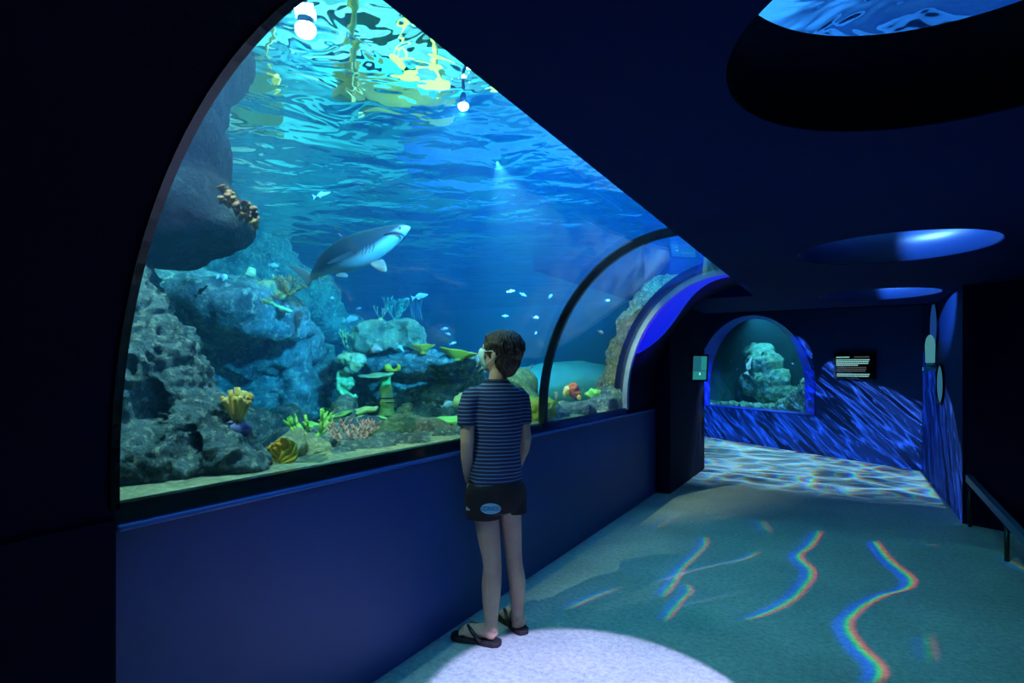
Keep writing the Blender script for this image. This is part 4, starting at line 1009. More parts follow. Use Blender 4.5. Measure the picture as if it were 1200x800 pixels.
def wall_gobo(name, L, N_, O_, A_, edge, power, col, direction, sc=(1.6, 12.0), seed=0., span=(0, 1)):
    """streaks of water light thrown on a wall: the wall through O_ with normal N_ and horizontal axis A_;
    direction: slant of the streaks; edge: (along, height) points the light stays under"""
    l_ = bpy.data.lights.new(name, 'POINT'); l_.energy = power; l_.shadow_soft_size = 0; o = bpy.data.objects.new(name, l_); COL.objects.link(o); o.location = L; nt, em, sp = gobo_base(o); h = abs((L-O_).dot(N_)); sg = -1 if (O_-L).dot(N_) < 0 else 1
    def dot(v): return math_n(nt, 'ADD', math_n(nt, 'ADD', math_n(nt, 'MULTIPLY', sp.outputs['X'], v.x), math_n(nt, 'MULTIPLY', sp.outputs['Y'], v.y)), math_n(nt, 'MULTIPLY', sp.outputs['Z'], v.z))
    dn = math_n(nt, 'MULTIPLY', dot(N_), sg*DS); t = math_n(nt, 'DIVIDE', h*DS, math_n(nt, 'MAXIMUM', dn, .02))
    s_ = math_n(nt, 'MULTIPLY_ADD', dot(A_), t, (L-O_).dot(A_)); z_ = math_n(nt, 'MULTIPLY_ADD', sp.outputs['Z'], t, L.z)
    ca, sa = math.cos(direction), math.sin(direction)
    al = math_n(nt, 'ADD', math_n(nt, 'MULTIPLY', s_, ca), math_n(nt, 'MULTIPLY', z_, sa)); ac = math_n(nt, 'ADD', math_n(nt, 'MULTIPLY', s_, -sa), math_n(nt, 'MULTIPLY', z_, ca))
    cx = nt.nodes.new('ShaderNodeCombineXYZ'); nt.links.new(math_n(nt, 'MULTIPLY', al, sc[0]), cx.inputs[0]); nt.links.new(math_n(nt, 'MULTIPLY', ac, sc[1]), cx.inputs[1]); cx.inputs[2].default_value = seed
    n1 = nd(nt, 'ShaderNodeTexNoise', Scale=.62, Detail=1.0, Distortion=.2); nt.links.new(cx.outputs[0], n1.inputs[0])
    n2 = nd(nt, 'ShaderNodeTexNoise', Scale=1.15, Detail=1.0, Distortion=.3); nt.links.new(cx.outputs[0], n2.inputs[0])
    def ridge(f, w): return math_n(nt, 'EXPONENT', math_n(nt, 'MULTIPLY', math_n(nt, 'ABSOLUTE', math_n(nt, 'SUBTRACT', f, .5)), -w))
    tot = math_n(nt, 'ADD', math_n(nt, 'MULTIPLY', ridge(n1.outputs['Fac'], 60), 2.6), math_n(nt, 'MULTIPLY', ridge(n2.outputs['Fac'], 80), 1.8))
    tot = math_n(nt, 'ADD', tot, math_n(nt, 'MULTIPLY_ADD', n1.outputs['Fac'], 1.3, -.52))
    s0, s1 = edge[0][0], edge[-1][0]; ez = curve_of(nt, s_, edge, (s0, 0), (s1, 2.6))
    mk_ = nt.nodes.new('ShaderNodeMapRange'); mk_.interpolation_type = 'SMOOTHSTEP'; nt.links.new(math_n(nt, 'SUBTRACT', ez, z_), mk_.inputs[0]); mk_.inputs[1].default_value = -.015; mk_.inputs[2].default_value = .03
    r2 = math_n(nt, 'ADD', math_n(nt, 'POWER', math_n(nt, 'SUBTRACT', s_, (L-O_).dot(A_)), 2.0), math_n(nt, 'POWER', math_n(nt, 'SUBTRACT', z_, L.z), 2.0))
    comp = math_n(nt, 'MINIMUM', math_n(nt, 'POWER', math_n(nt, 'MULTIPLY_ADD', r2, 1/(h*h), 1.0), 1.5), 60.0)
    front = math_n(nt, 'GREATER_THAN', dn, .0); low = math_n(nt, 'GREATER_THAN', z_, 0.0)
    e = math_n(nt, 'MULTIPLY', math_n(nt, 'MULTIPLY', math_n(nt, 'MULTIPLY', math_n(nt, 'MAXIMUM', tot, .02), mk_.outputs[0]), math_n(nt, 'MULTIPLY', math_n(nt, 'MULTIPLY', front, low), smooth_band(nt, s_, span[0], span[1], .01))), comp)
    em.inputs[0].default_value = rgba(col); nt.links.new(e, em.inputs[1]); return o
DS = 1.0
ed = [bw(*q) for q in ((800, 430), (940, 395), (952, 415), (958, 447), (962, 434), (970, 424), (984, 422), (1000, 437), (1022, 449), (1046, 456), (1062, 466), (1082, 470))]
edge = [(s_of(p), p.z) for p in ed]; edge = [(edge[0][0]-1, edge[0][1])]+edge+[(edge[-1][0]+1, edge[-1][1])]
wall_gobo('added_streak_lamp', bwp(2.0, 1.9, -1.5), -N1, P0, E1, edge, 190, (.12, .36, 1.0), math.radians(-38), span=(-1.5, s_of(Vector((.83, 8.49, 0)))-.01))  # unseen lamp added to throw the streaks on the back wall
re_ = [(5.0, .2), (5.82, .55), (6.4, .95), (7.2, 1.22), (8.0, 1.40), (8.49, 1.45), (9.0, 1.5)]
wall_gobo('added_streak_lamp', Vector((-.3, 7.6, 1.7)), Vector((1, 0, 0)), Vector((.83, 0, 0)), Vector((0, 1, 0)), re_, 130, (.12, .40, 1.0), math.radians(52), sc=(1.4, 12.0), seed=4., span=(5.83, 8.47))  # a second unseen lamp, added for the side wall's streaks

# ------------------------------------------------------------------ second tank behind the far arched window
def loc2(s, z, dep): return bwp(s, z, .29+dep)
w2 = water_vol('green_sea_water', (.30, .10, .07), (.006, .028, .045), .2)
m = MB(); A, B_, Z0, Z1 = smid-1.6, smid+1.6, z_b-.25, 2.42
def box2(m, s0, s1, z0, z1, d0, d1):
    m.loft([[bwp(s, z, d) for s, z in ((s0, z0), (s1, z0), (s1, z1), (s0, z1))] for d in (d0, d1)]); return m
tag(box2(MB(), A, B_, Z0, Z1, .292, 3.0).build('water', w2), 'dim green sea water filling the small tank behind the far arched window', 'water', kind='stuff')
t2 = principled('small_tank_liner', (.02, .16, .20), .8, var=(.01, .10, .14), scale=1)
struct(box2(MB(), A, B_, Z0-.1, Z1+.4, 3.0, 3.1).build('wall_small_tank_end', t2)); struct(box2(MB(), A-.1, A, Z0-.1, Z1+.4, .29, 3.1).build('wall_small_tank_left', t2)); struct(box2(MB(), B_, B_+.1, Z0-.1, Z1+.4, .29, 3.1).build('wall_small_tank_right', t2))
s2 = surface_mat('small_water_surface', strength=1.0, dist=.05, ns=2.5)
o = mk('water_surface', [bwp(s, Z1+.003, d) for s, d in ((A, .29), (B_, .29), (B_, 3.0), (A, 3.0))], [(0, 1, 2, 3)], s2, smooth=False)
# the surface must face up
if o.data.polygons[0].normal.z < 0: o.data.flip_normals()
tag(o, 'rippling water surface seen from below in the small far tank', 'water surface', kind='stuff')
box2(MB(), A, B_, Z0-.02, Z0+.06, .30, 3.0)
o = box2(MB(), A, B_, Z0-.05, z_b-.02, .295, 3.0).build('sand', sand); tag(o, 'dim sand bed of the small tank behind the far arched window', 'sand', kind='stuff')
r_teal = rockmat('teal_reef_rock', (.05, .17, .15), (.16, .36, .30), (.30, .48, .36), 6, .9, 40)
def R2(name, label, blobs, **k):
    bl = []
    for px, py, d, rs, rz, rd in blobs:
        O_ = Vector((0, 0, CAM_H)); d_ = P(px, py, 1)-O_; t = (P0-N1*(.29+d)-O_).dot(N1)/d_.dot(N1)
        bl.append((O_+d_*t, (rs*d_.dot(FW)*t/F_PX, rd, rz*d_.dot(FW)*t/F_PX), Matrix((E1, -N1, UP)).transposed()))
    o = rock_mesh(name, bl, r_teal, **k); return tag(o, label, 'rock')
W = s_r-s_l; H2 = ztop-z_b
R2('tank_rock', 'tall craggy rock standing in the middle of the small far tank', [(895, 425, 1.0, 26, 16, .2), (902, 444, 1.0, 30, 14, .2), (908, 460, 1.0, 30, 12, .2), (888, 412, 1.1, 20, 10, .2), (884, 450, 1.1, 18, 14, .2)], voxel=.03, amp=.06, freq=5, strata=.04, sfreq=8, seed=192, smooth=1)
R2('tank_rock', 'low pale rubble bank along the bottom of the far arched window', [(835+13*i, 474+.7*i, .45, 12, 5, .1) for i in range(7)], voxel=.018, amp=.035, freq=8, seed=93, smooth=1)
R2('tank_rock', 'speckled rock sloping up in the right corner of the far arched window', [(938, 470, .35, 18, 14, .12), (924, 476, .35, 18, 9, .12), (948, 458, .35, 13, 16, .12)], voxel=.016, amp=.03, freq=10, seed=95, fine=.8, smooth=1)
R2('tank_rock', 'dim rock ledge at the left of the small far tank', [(842, 455, 1.8, 22, 10, .2), (852, 465, 1.8, 24, 10, .2), (862, 436, 2.0, 14, 5, .2)], voxel=.04, amp=.05, freq=4, strata=.03, seed=97)
def fw(s, z, d):
    p = bwp(s, z, d); return p
def fish_far(label, fs, fz, d, L, ang, deep=.25):
    px = 829+116*fs; py = 484-112*fz; O_ = Vector((0, 0, CAM_H)); d_ = P(px, py, 1)-O_; p = O_+d_*((P0-N1*(.29+d)-O_).dot(N1)/d_.dot(N1)); D = p.dot(FW)
    fish('reef_fish', label, px, py, D, L*F_PX/D, 'silver', ang, deep)
fish_far('long pale shark-like fish hanging nose up in the far arched window', .42, .50, .7, .36, 74, .16)
for i, (a, b, an) in enumerate(((.30, .46, 30), (.40, .55, 12), (.24, .54, 0), (.33, .78, 0), (.86, .52, -30))):
    fish_far(['tiny pale fish low left in the far arched window', 'tiny pale fish left of the long fish in the far arched window', 'tiny fish at the left edge of the far arched window', 'tiny pale fish near the top of the far arched window', 'tiny fish at the right edge of the far arched window'][i], a, b, 1.0, .05, an, .4)
pL = bwp(s_l+W*.25, 2.36, .9); spot('tank_spot', pL, bwp(s_l+W*.6, z_b, 1.3), (.25, .85, 1), 170, 130, .6)
pL = bwp(s_l+W*.9, 2.36, .6); spot('tank_spot', pL, bwp(s_l+W*.8, z_b, .8), (.45, 1, .85), 160, 120, .6)  # both spots are unseen, added to light the small tank
# ------------------------------------------------------------------ the boy at the window
def rotz(v, deg): return Matrix.Rotation(math.radians(deg), 3, 'Z') @ v
def boy():
    skin = principled('skin', (.56, .36, .27), .55, var=(.50, .31, .23), scale=14, bump=.06, bscale=160, sss=.08)
    Fb = rotz(FW, 26); Rb = rotz(RT, 26)
    root = empty('person', (PF(590, 748)), 'boy with brown hair, face mask, striped t-shirt and black shorts gazing into the tank', 'person')
    fL = (PF(581, 756), PF(536, 747)); fR = (PF(612, 742), PF(588, 721))
    m = MB()
    D0 = 2.68
    def T(pts, rad, n=14, sx=1.0): m.tube([P(*p) for p in pts], rad, n, True, sx)
    # legs
    T([(568, 575, 2.66), (570, 605, 2.66), (573, 630, 2.65), (576, 652, 2.645), (577, 664, 2.64), (576, 685, 2.635), (575.5, 705, 2.63), (575.5, 728, 2.62), (576, 744, 2.62)], [.066, .058, .052, .0445, .0425, .0455, .0405, .031, .030], 16)
    T([(595, 575, 2.70), (598, 602, 2.70), (600, 628, 2.71), (601.5, 648, 2.715), (603, 662, 2.72), (606, 680, 2.73), (606.5, 700, 2.735), (606, 718, 2.745), (606, 733, 2.75)], [.062, .052, .046, .041, .039, .041, .036, .028, .027], 16)
    m.ell(P(577, 655, 2.665), (.036, .036, .04)); m.ell(P(602, 651, 2.74), (.033, .033, .038))
    # ankle bones
    m.ell(P(579, 738, 2.60), (.013, .013, .014)); m.ell(P(609, 726, 2.72), (.012, .012, .013))
    # pelvis, torso, neck
    def ring(py, cx, a, b, D=D0, n=28): 
        c = P(cx, py, D); return [c+Rb*(a*math.cos(t))+Fb*(b*math.sin(t)) for t in [2*math.pi*j/n for j in range(n)]]
    m.loft([ring(600, 582, .07, .06), ring(585, 582, .118, .082), ring(565, 582, .118, .084), ring(545, 583, .100, .072), ring(520, 583, .098, .072), ring(495, 583, .108, .078), ring(475, 582, .115, .078), ring(462, 582, .105, .066), ring(453, 582, .07, .052), ring(447, 582, .045, .045)])
    m.tube([P(582, 458, 2.68), P(583, 445, 2.68), P(586, 430, 2.68)], [.048, .042, .044], 16)
    # arms down to the pockets
    T([(552, 464, 2.625), (548, 480, 2.62), (547.5, 500, 2.61), (547.5, 517, 2.61), (547, 535, 2.635), (548, 552, 2.67), (550, 563, 2.70)], [.040, .036, .033, .031, .028, .022, .020], 14)
    T([(611, 465, 2.735), (612, 482, 2.74), (613.5, 498, 2.735), (616, 513, 2.74), (614, 526, 2.77), (609, 540, 2.82), (603, 556, 2.84)], [.036, .031, .030, .029, .027, .021, .019], 14)
    def hand(wr, dirv, palmn, side):
        "small hand, slightly curled: palm, four fingers, thumb"
        d = dirv.normalized(); across = d.cross(palmn).normalized(); Mh = Matrix((across, palmn.normalized(), d)).transposed()
        m.ell(wr+d*.035, (.032, .013, .042), Mh)
        for i, (o_, L) in enumerate(((-.024, .042), (-.008, .050), (.008, .047), (.023, .036))):
            b = wr+d*.068+across*o_; p1 = b+d*L*.45+palmn*.003; p2 = p1+d*L*.32+palmn*.010; p3 = p2+d*L*.2+palmn*.012
            m.tube([b-d*.012, b, p1, p2, p3], [.0078, .0078, .0072, .0066, .0055], 8)
        b = wr+d*.022+across*(-.026*side); m.tube([b, b+d*.02+across*(-.014*side)+palmn*.006, b+d*.045+across*(-.016*side)+palmn*.012], [.0095, .0085, .0065], 8)
    hand(P(550, 563, 2.70), UP*-1+Fb*.35+Rb*.25, -Rb*.3-Fb*.6+Rb, 1)
    hand(P(603, 556, 2.84), UP*-1+Fb*.15-Rb*.3, -Rb-Fb*.2, -1)
    # feet with toes
    for hl, toe, s in ((fL[0], fL[1], 1), (fR[0], fR[1], -1)):
        d = (toe-hl).normalized(); a = Vector((d.y, -d.x, 0)) ; L = .205; z = .026   # a points to the right of the foot
        def q(u, v, w): return hl+d*u*L+a*v+Vector((0, 0, z+w))
        m.tube([q(.02, 0, .022), q(.10, 0, .024), q(.25, 0, .030), q(.42, 0, .026), q(.60, s*.002, .016), q(.74, s*.004, .011)], [.024, .029, .028, .031, .034, .034], 16, True, 1.0)
        m.ell(q(.66, s*.002, .010), (.036, .036, .013))
        m.tube([q(.10, 0, .06), q(.2, 0, .045), q(.45, s*.004, .030), q(.62, s*.006, .020)], [.026, .028, .024, .016], 12)
        big = 1 if s == 1 else -1     # the big toe lies on the inner side
        for k in range(5):
            v = big*(.030-.0148*k); st = .72-.015*k; ln = (.25, .25, .235, .215, .185)[k]; r = (.0115, .0082, .0078, .0074, .0070)[k]
            m.tube([q(st, v*.92, .008), q(st+ln*.4, v, .013), q(st+ln*.8, v*1.03, .006), q(st+ln, v*1.04, .003)], [r, r*.92, r, r*.7], 10)
    # head
    Fh = rotz(FW, 60); Rh = rotz(RT, 60); tilt = math.radians(10)
    Hf = (Fh*math.cos(tilt)+UP*math.sin(tilt)).normalized(); Hu = Rh.cross(Hf); MH = Matrix((Rh, Hf, Hu)).transposed()
    HC = P(587, 415, 2.68)
    def h(x, y, z): return HC+MH @ Vector((x, y, z))
    m.ell(h(0, -.005, .012), (.070, .088, .080), MH, 24, 16); m.ell(h(0, .030, -.030), (.056, .058, .062), MH, 20, 14)
    m.ell(h(0, .052, -.070), (.030, .028, .024), MH); m.ell(h(0, .070, .020), (.048, .022, .030), MH)
    m.tube([h(0, .086, .022), h(0, .098, .0), h(0, .104, -.014), h(0, .090, -.020)], [.007, .009, .012, .009], 10)
    for s in (-1, 1):
        m.ell(h(s*.072, -.008, -.006), (.008, .016, .026), MH); m.ell(h(s*.040, .058, -.012), (.022, .020, .018), MH)
    m.ell(h(0, .082, -.044), (.022, .010, .006), MH)
    o = m.build('body', skin, None, True); remesh(o, .0048, 3); child(o, root)
    me = o.data; me.polygons.foreach_set('use_smooth', [True]*len(me.polygons))
    # eyes, brows
    wh = principled('eye_white', (.7, .7, .7), .2); ir = principled('iris', (.05, .03, .02), .1)
    for s in (-1, 1):
        e = MB().ell(h(s*.030, .072, .008), (.012,)*3, MH, 14, 10).build('eye', wh, None, True); child(e, root)
        i_ = MB().ell(h(s*.030, .081, .009), (.0055, .004, .0055), MH, 12, 8).build('iris', ir, None, True); child(i_, e)
    # hair: thick crop, longer over the crown, tapered to the nape
    hairm, nt, out = newmat('brown_hair')
    b = nd(nt, 'ShaderNodeBsdfPrincipled', Roughness=.45); tc = nt.nodes.new('ShaderNodeTexCoord'); mp = nt.nodes.new('ShaderNodeMapping'); mp.inputs['Scale'].default_value = (60, 60, 9)
    nt.links.new(tc.outputs['Object'], mp.inputs[0]); nz = nd(nt, 'ShaderNodeTexNoise', Scale=3.0, Detail=5.0, Distortion=.5); nt.links.new(mp.outputs[0], nz.inputs[0])
    rr = nt.nodes.new('ShaderNodeValToRGB'); rr.color_ramp.elements[0].position = .35; rr.color_ramp.elements[0].color = (.008, .005, .003, 1); rr.color_ramp.elements[1].position = .68; rr.color_ramp.elements[1].color = (.055, .032, .014, 1)
    nt.links.new(nz.outputs['Fac'], rr.inputs[0]); nt.links.new(rr.outputs[0], b.inputs['Base Color'])
    bp = nd(nt, 'ShaderNodeBump', Strength=.8, Distance=.006); nt.links.new(nz.outputs['Fac'], bp.inputs['Height']); nt.links.new(bp.outputs[0], b.inputs['Normal']); nt.links.new(b.outputs[0], out.inputs[0])
    hm = MB(); hm.ell(h(0, -.014, .024), (.080, .094, .080), MH, 28, 18); hm.ell(h(0, -.040, -.020), (.070, .058, .072), MH, 20, 14); hm.ell(h(0, -.048, -.055), (.050, .040, .042), MH); hm.ell(h(0, .045, .068), (.055, .040, .026), MH)
    for s in (-1, 1): hm.ell(h(s*.066, .012, .016), (.012, .024, .036), MH)
    rnd = random.Random(4)
    # locks swirling from the crown
    cr = h(.004, -.035, .098)
    for k in range(46):
        a = k*2.399; ln = rnd.uniform(.06, .13); pts = []
        for t in range(6):
            u = t/5; ang = a+u*.7; ph = .12+u*ln*13
            ph = min(ph, 2.1); pts.append(h(.083*math.sin(ph)*math.cos(ang)*1.0, -.016+.097*math.sin(ph)*math.sin(ang), .022+.086*math.cos(ph)+rnd.uniform(0, .003)))
        if max((p-HC).dot(Hf) for p in pts) > .082: pts = [p for p in pts if (p-HC).dot(Hf) < .088 and (p-HC).dot(Hu) > .03] 
        if len(pts) < 3: continue
        hm.tube(pts, [.006]+[.0085]*(len(pts)-2)+[.003], 7)
    ho = hm.build('hair', hairm, None, True); remesh(ho, .0042, 1)
    for v in ho.data.vertices:
        l = MH.transposed() @ (v.co-HC); ang = math.atan2(l.y, l.x)
        v.co += v.normal*(.0022*math.sin(ang*34+4*noise.noise(l*30))+.0018*noise.noise(l*60))
    child(ho, root)
    # face mask with ear loops
    maskm = principled('face_mask_cloth', (.42, .72, .80), .7, var=(.50, .80, .86), scale=30)
    mv = []; mf = []; N = 17; Q = 9
    for i in range(Q):
        v = i/(Q-1); z = .012-.082*v
        for j in range(N):
            u = j/(N-1)*2-1; wx = .066-.010*abs(v-.35)*2-.012*v; x = wx*math.sin(u*1.35)/math.sin(1.35)
            y = .034+.082*math.cos(u*1.35)*(1-.30*(v-.4)**2*4)-.010*v + .0022*math.sin(v*16)
            mv.append(h(x*1.06, y, z))
    for i in range(Q-1):
        for j in range(N-1): mf.append((i*N+j, i*N+j+1, (i+1)*N+j+1, (i+1)*N+j))
    mo = mk('face_mask', mv, mf, maskm); md = mo.modifiers.new('s', 'SOLIDIFY'); md.thickness = .004; md.offset = 0; bake(mo); child(mo, root)
    loop = principled('white_elastic', (.7, .8, .82), .6)
    for s in (-1, 1):
        k = MB(); k.tube([h(s*.066, .050, .004), h(s*.076, .022, .010), h(s*.082, -.004, .014), h(s*.081, -.020, -.006), h(s*.077, .0, -.026), h(s*.066, .034, -.052)], .0018, 6)
        l_ = k.build('ear_loop', loop, None, True); child(l_, mo)
    # t-shirt
    sm, nt, out = newmat('striped_jersey')
    b = nd(nt, 'ShaderNodeBsdfPrincipled', Roughness=.85); tc = nt.nodes.new('ShaderNodeTexCoord'); sp = nt.nodes.new('ShaderNodeSeparateXYZ'); nt.links.new(tc.outputs['Object'], sp.inputs[0])
    nz = nd(nt, 'ShaderNodeTexNoise', Scale=7.0, Detail=2.0); nt.links.new(tc.outputs['Object'], nz.inputs[0])
    zz = math_n(nt, 'MULTIPLY_ADD', nz.outputs['Fac'], .010, sp.outputs['Z'])
    fr = math_n(nt, 'FRACT', math_n(nt, 'MULTIPLY', zz, 1/.0168)); st = math_n(nt, 'LESS_THAN', fr, .30)
    mx = nt.nodes.new('ShaderNodeMixRGB'); mx.inputs[1].default_value = (.005, .012, .055, 1); mx.inputs[2].default_value = (.075, .16, .34, 1); nt.links.new(st, mx.inputs[0]); nt.links.new(mx.outputs[0], b.inputs['Base Color'])
    n2 = nd(nt, 'ShaderNodeTexNoise', Scale=220.0, Detail=2.0); nt.links.new(tc.outputs['Object'], n2.inputs[0]); bp = nd(nt, 'ShaderNodeBump', Strength=.2, Distance=.002); nt.links.new(n2.outputs['Fac'], bp.inputs['Height']); nt.links.new(bp.outputs[0], b.inputs['Normal'])
    nt.links.new(b.outputs[0], out.inputs[0])
    s = MB(); rg = [ring(444.5, 582, .050, .050), ring(448, 582, .066, .058), ring(452, 582, .092, .066), ring(458, 582, .124, .076), ring(467, 582, .134, .084), ring(480, 583, .128, .090), ring(500, 583.5, .118, .088), ring(520, 583.5, .112, .084), ring(540, 582.5, .115, .086), ring(555, 581, .122, .092)]
    last = [];
    n = 28
    for j in range(n):
        t = 2*math.pi*j/n; back = max(0, -math.sin(t)); side = abs(math.cos(t))
        last.append(P(580.5, 566+6*back-5*side**3, D0)+Rb*(.127*math.cos(t))+Fb*(.098*math.sin(t)))
    s.loft(rg+[last])
    s.tube([P(560, 461, 2.64), P(552, 466, 2.62), P(547, 480, 2.61), P(546.5, 499, 2.605)], [.044, .047, .043, .0415], 18)
    s.tube([P(604, 461, 2.72), P(609.5, 466, 2.735), P(612.5, 480, 2.74), P(613.5, 497, 2.735)], [.044, .047, .043, .0395], 18)
    so = s.build('t_shirt', sm, None, True); remesh(so, .0062, 3)
    for v in so.data.vertices:
        p = v.co; k = max(0, min(1, (1.05-p.z)/.3))
        f = .004*noise.noise(Vector((p.x*9, p.y*9, p.z*16)))+.0035*k*math.sin(p.z*38+7*noise.noise(p*5))+.003*math.sin((p.x-p.y)*50+6*noise.noise(p*6))*k
        v.co += v.normal*f
    child(so, root)
    cl = MB(); c0 = ring(445, 582, .053, .053); cl.tube(c0+[c0[0]], .0045, 8, False); child(cl.build('collar', sm, None, True), so)
    # shorts
    shm = principled('black_shorts_cloth', (.003, .0035, .007), .9, var=(.005, .006, .010), scale=10)
    g = MB(); g.loft([ring(554, 581, .095, .070), ring(561, 581.5, .110, .083), ring(568, 582, .140, .103), ring(574, 582, .144, .105), ring(586, 582, .140, .102), ring(597, 582, .128, .092)])
    def leg(c0_, a0, c1_, a1, b1):
        r0 = [P(*c0_)+Rb*(a0*math.cos(t))+Fb*(a0*math.sin(t)) for t in [2*math.pi*j/20 for j in range(20)]]
        r1 = [P(*c1_)+Rb*(a1*math.cos(t))+Fb*(b1*math.sin(t)) for t in [2*math.pi*j/20 for j in range(20)]]
        mid_ = [(p+q_)/2 for p, q_ in zip(r0, r1)]; g.loft([r0, mid_, r1])
    leg((565, 575, 2.655), .080, (566.5, 606, 2.655), .084, .080); leg((600, 575, 2.71), .070, (603, 600, 2.71), .056, .070)
    go = g.build('shorts', shm, None, True); remesh(go, .0065, 3)
    for v in go.data.vertices: v.co += v.normal*.004*noise.noise(Vector((v.co.x*14, v.co.y*14, v.co.z*8)))
    child(go, root)
    # oval badge on the back of the left leg, and a small mark near the side seam
    bc = P(575, 596, 2.2); ray = (bc-Vector((0, 0, CAM_H))).normalized()
    def hit(px, py):
        r_ = (P(px, py, 1)-Vector((0, 0, CAM_H))).normalized(); ok, loc_, nrm, _ = go.ray_cast(go.matrix_world.inverted() @ Vector((0, 0, CAM_H)), r_); return loc_, nrm
    from mathutils.bvhtree import BVHTree
    bt = BVHTree.FromPolygons([v.co.copy() for v in go.data.vertices], [tuple(p.vertices) for p in go.data.polygons])
    def hit(px, py):
        O = Vector((0, 0, CAM_H)); r_ = (P(px, py, 1)-O).normalized(); a_ = bt.ray_cast(O, r_)[0]; return (a_ if a_ else bt.find_nearest(P(px, py, 2.58))[0]), r_
    bdm = principled('pale_blue_badge', (.10, .48, .72), .5); brm = principled('white_badge_thread', (.60, .82, .88), .5); dkm = principled('navy_badge_print', (.01, .04, .20), .5)
    def patch(name, outline, mat, lift, par):
        vs = []
        for x, y in outline:
            p_, r_ = hit(x, y); vs.append(p_-r_*lift)
        c_ = sum(vs, Vector())/len(vs); nn = len(vs); vs.append(c_)
        o_ = mk(name, vs, [(i, (i+1) % nn, nn) for i in range(nn)], mat, smooth=False); md = o_.modifiers.new('s', 'SOLIDIFY'); md.thickness = .0012; bake(o_); child(o_, par); return o_
    def oval(cx, cy, a, b, n=28): return [(cx+a*math.cos(2*math.pi*i/n), cy-b*math.sin(2*math.pi*i/n)) for i in range(n)]
    rim = patch('badge', oval(575, 596, 12, 6.2), brm, .004, go)
    patch('badge_field', oval(575, 596, 10.9, 5.3), bdm, .0055, go) ; 
    cu = bpy.data.curves.new('lettering', 'FONT'); cu.body = 'DORADO'; cu.size = 6.6; cu.align_x = 'CENTER'; cu.align_y = 'CENTER'; to = bpy.data.objects.new('tmp', cu); COL.objects.link(to)
    dg = bpy.context.evaluated_depsgraph_get(); dg.update(); tm = bpy.data.meshes.new_from_object(to.evaluated_get(dg)); bpy.data.objects.remove(to)
    for v in tm.vertices:
        p_, r_ = hit(575+v.co.x*.80, 596-v.co.y); v.co = (p_ if p_ else P(575, 596, 2.5))-r_*.0085
    tm.materials.clear(); to = link_mesh('lettering', tm, dkm, None, False); child(to, go)
    for y_ in (592.2, 599.8):
        patch('badge_line', [(568.5, y_-.35), (568.5, y_+.35), (581.5, y_+.35), (581.5, y_-.35)], brm, .0065, go)
    gm = principled('silver_mark', (.6, .6, .65), .4)
    patch('side_mark', [(546.4, 593.5), (546, 597.6), (547.2, 597.6), (547.6, 594)], gm, .0045, go); patch('side_mark', [(548, 595.2), (548, 597.8), (550.6, 597.8), (549, 595.4)], gm, .0045, go)
    # flip flops
    fm = principled('black_foam_sole', (.008, .009, .014), .7); stm = principled('black_rubber_strap', (.010, .010, .014), .4)
    for hl, toe, s_ in ((fL[0], fL[1], 1), (fR[0], fR[1], -1)):
        d = (toe-hl).normalized(); a = Vector((d.y, -d.x, 0)); L = .205
        outl = [(-.12, 0), (-.10, .022), (.0, .034), (.2, .036), (.42, .032), (.62, .040), (.82, .046), (.97, .040), (1.06, .022), (1.09, 0)]
        pts = [(u, v) for u, v in outl]+[(u, -v) for u, v in reversed(outl[1:-1])]
        k = MB(); k.loft([[hl+d*u*L+a*v+Vector((0, 0, z)) for u, v in pts] for z in (.0005, .012, .022)])
        fo = k.build('flip_flop', fm, None, False, bevel=.003); child(fo, root)
        def q(u, v, w): return hl+d*u*L+a*v+Vector((0, 0, .022+w))
        k = MB()
        knot = q(.76, s_*.012, .030)
        k.tube([q(.78, s_*.012, .0), knot], .005, 8)
        for t_ in (-1, 1):
            pts = [knot, q(.66, s_*.010+t_*.016, .046), q(.52, t_*.032, .040), q(.38, t_*.040, .018), q(.28, t_*.036, .0)]
            k.tube(pts, [.006, .008, .009, .009, .007], 8)
        st_ = k.build('strap', stm, None, True); child(st_, fo)
    return root
boy()

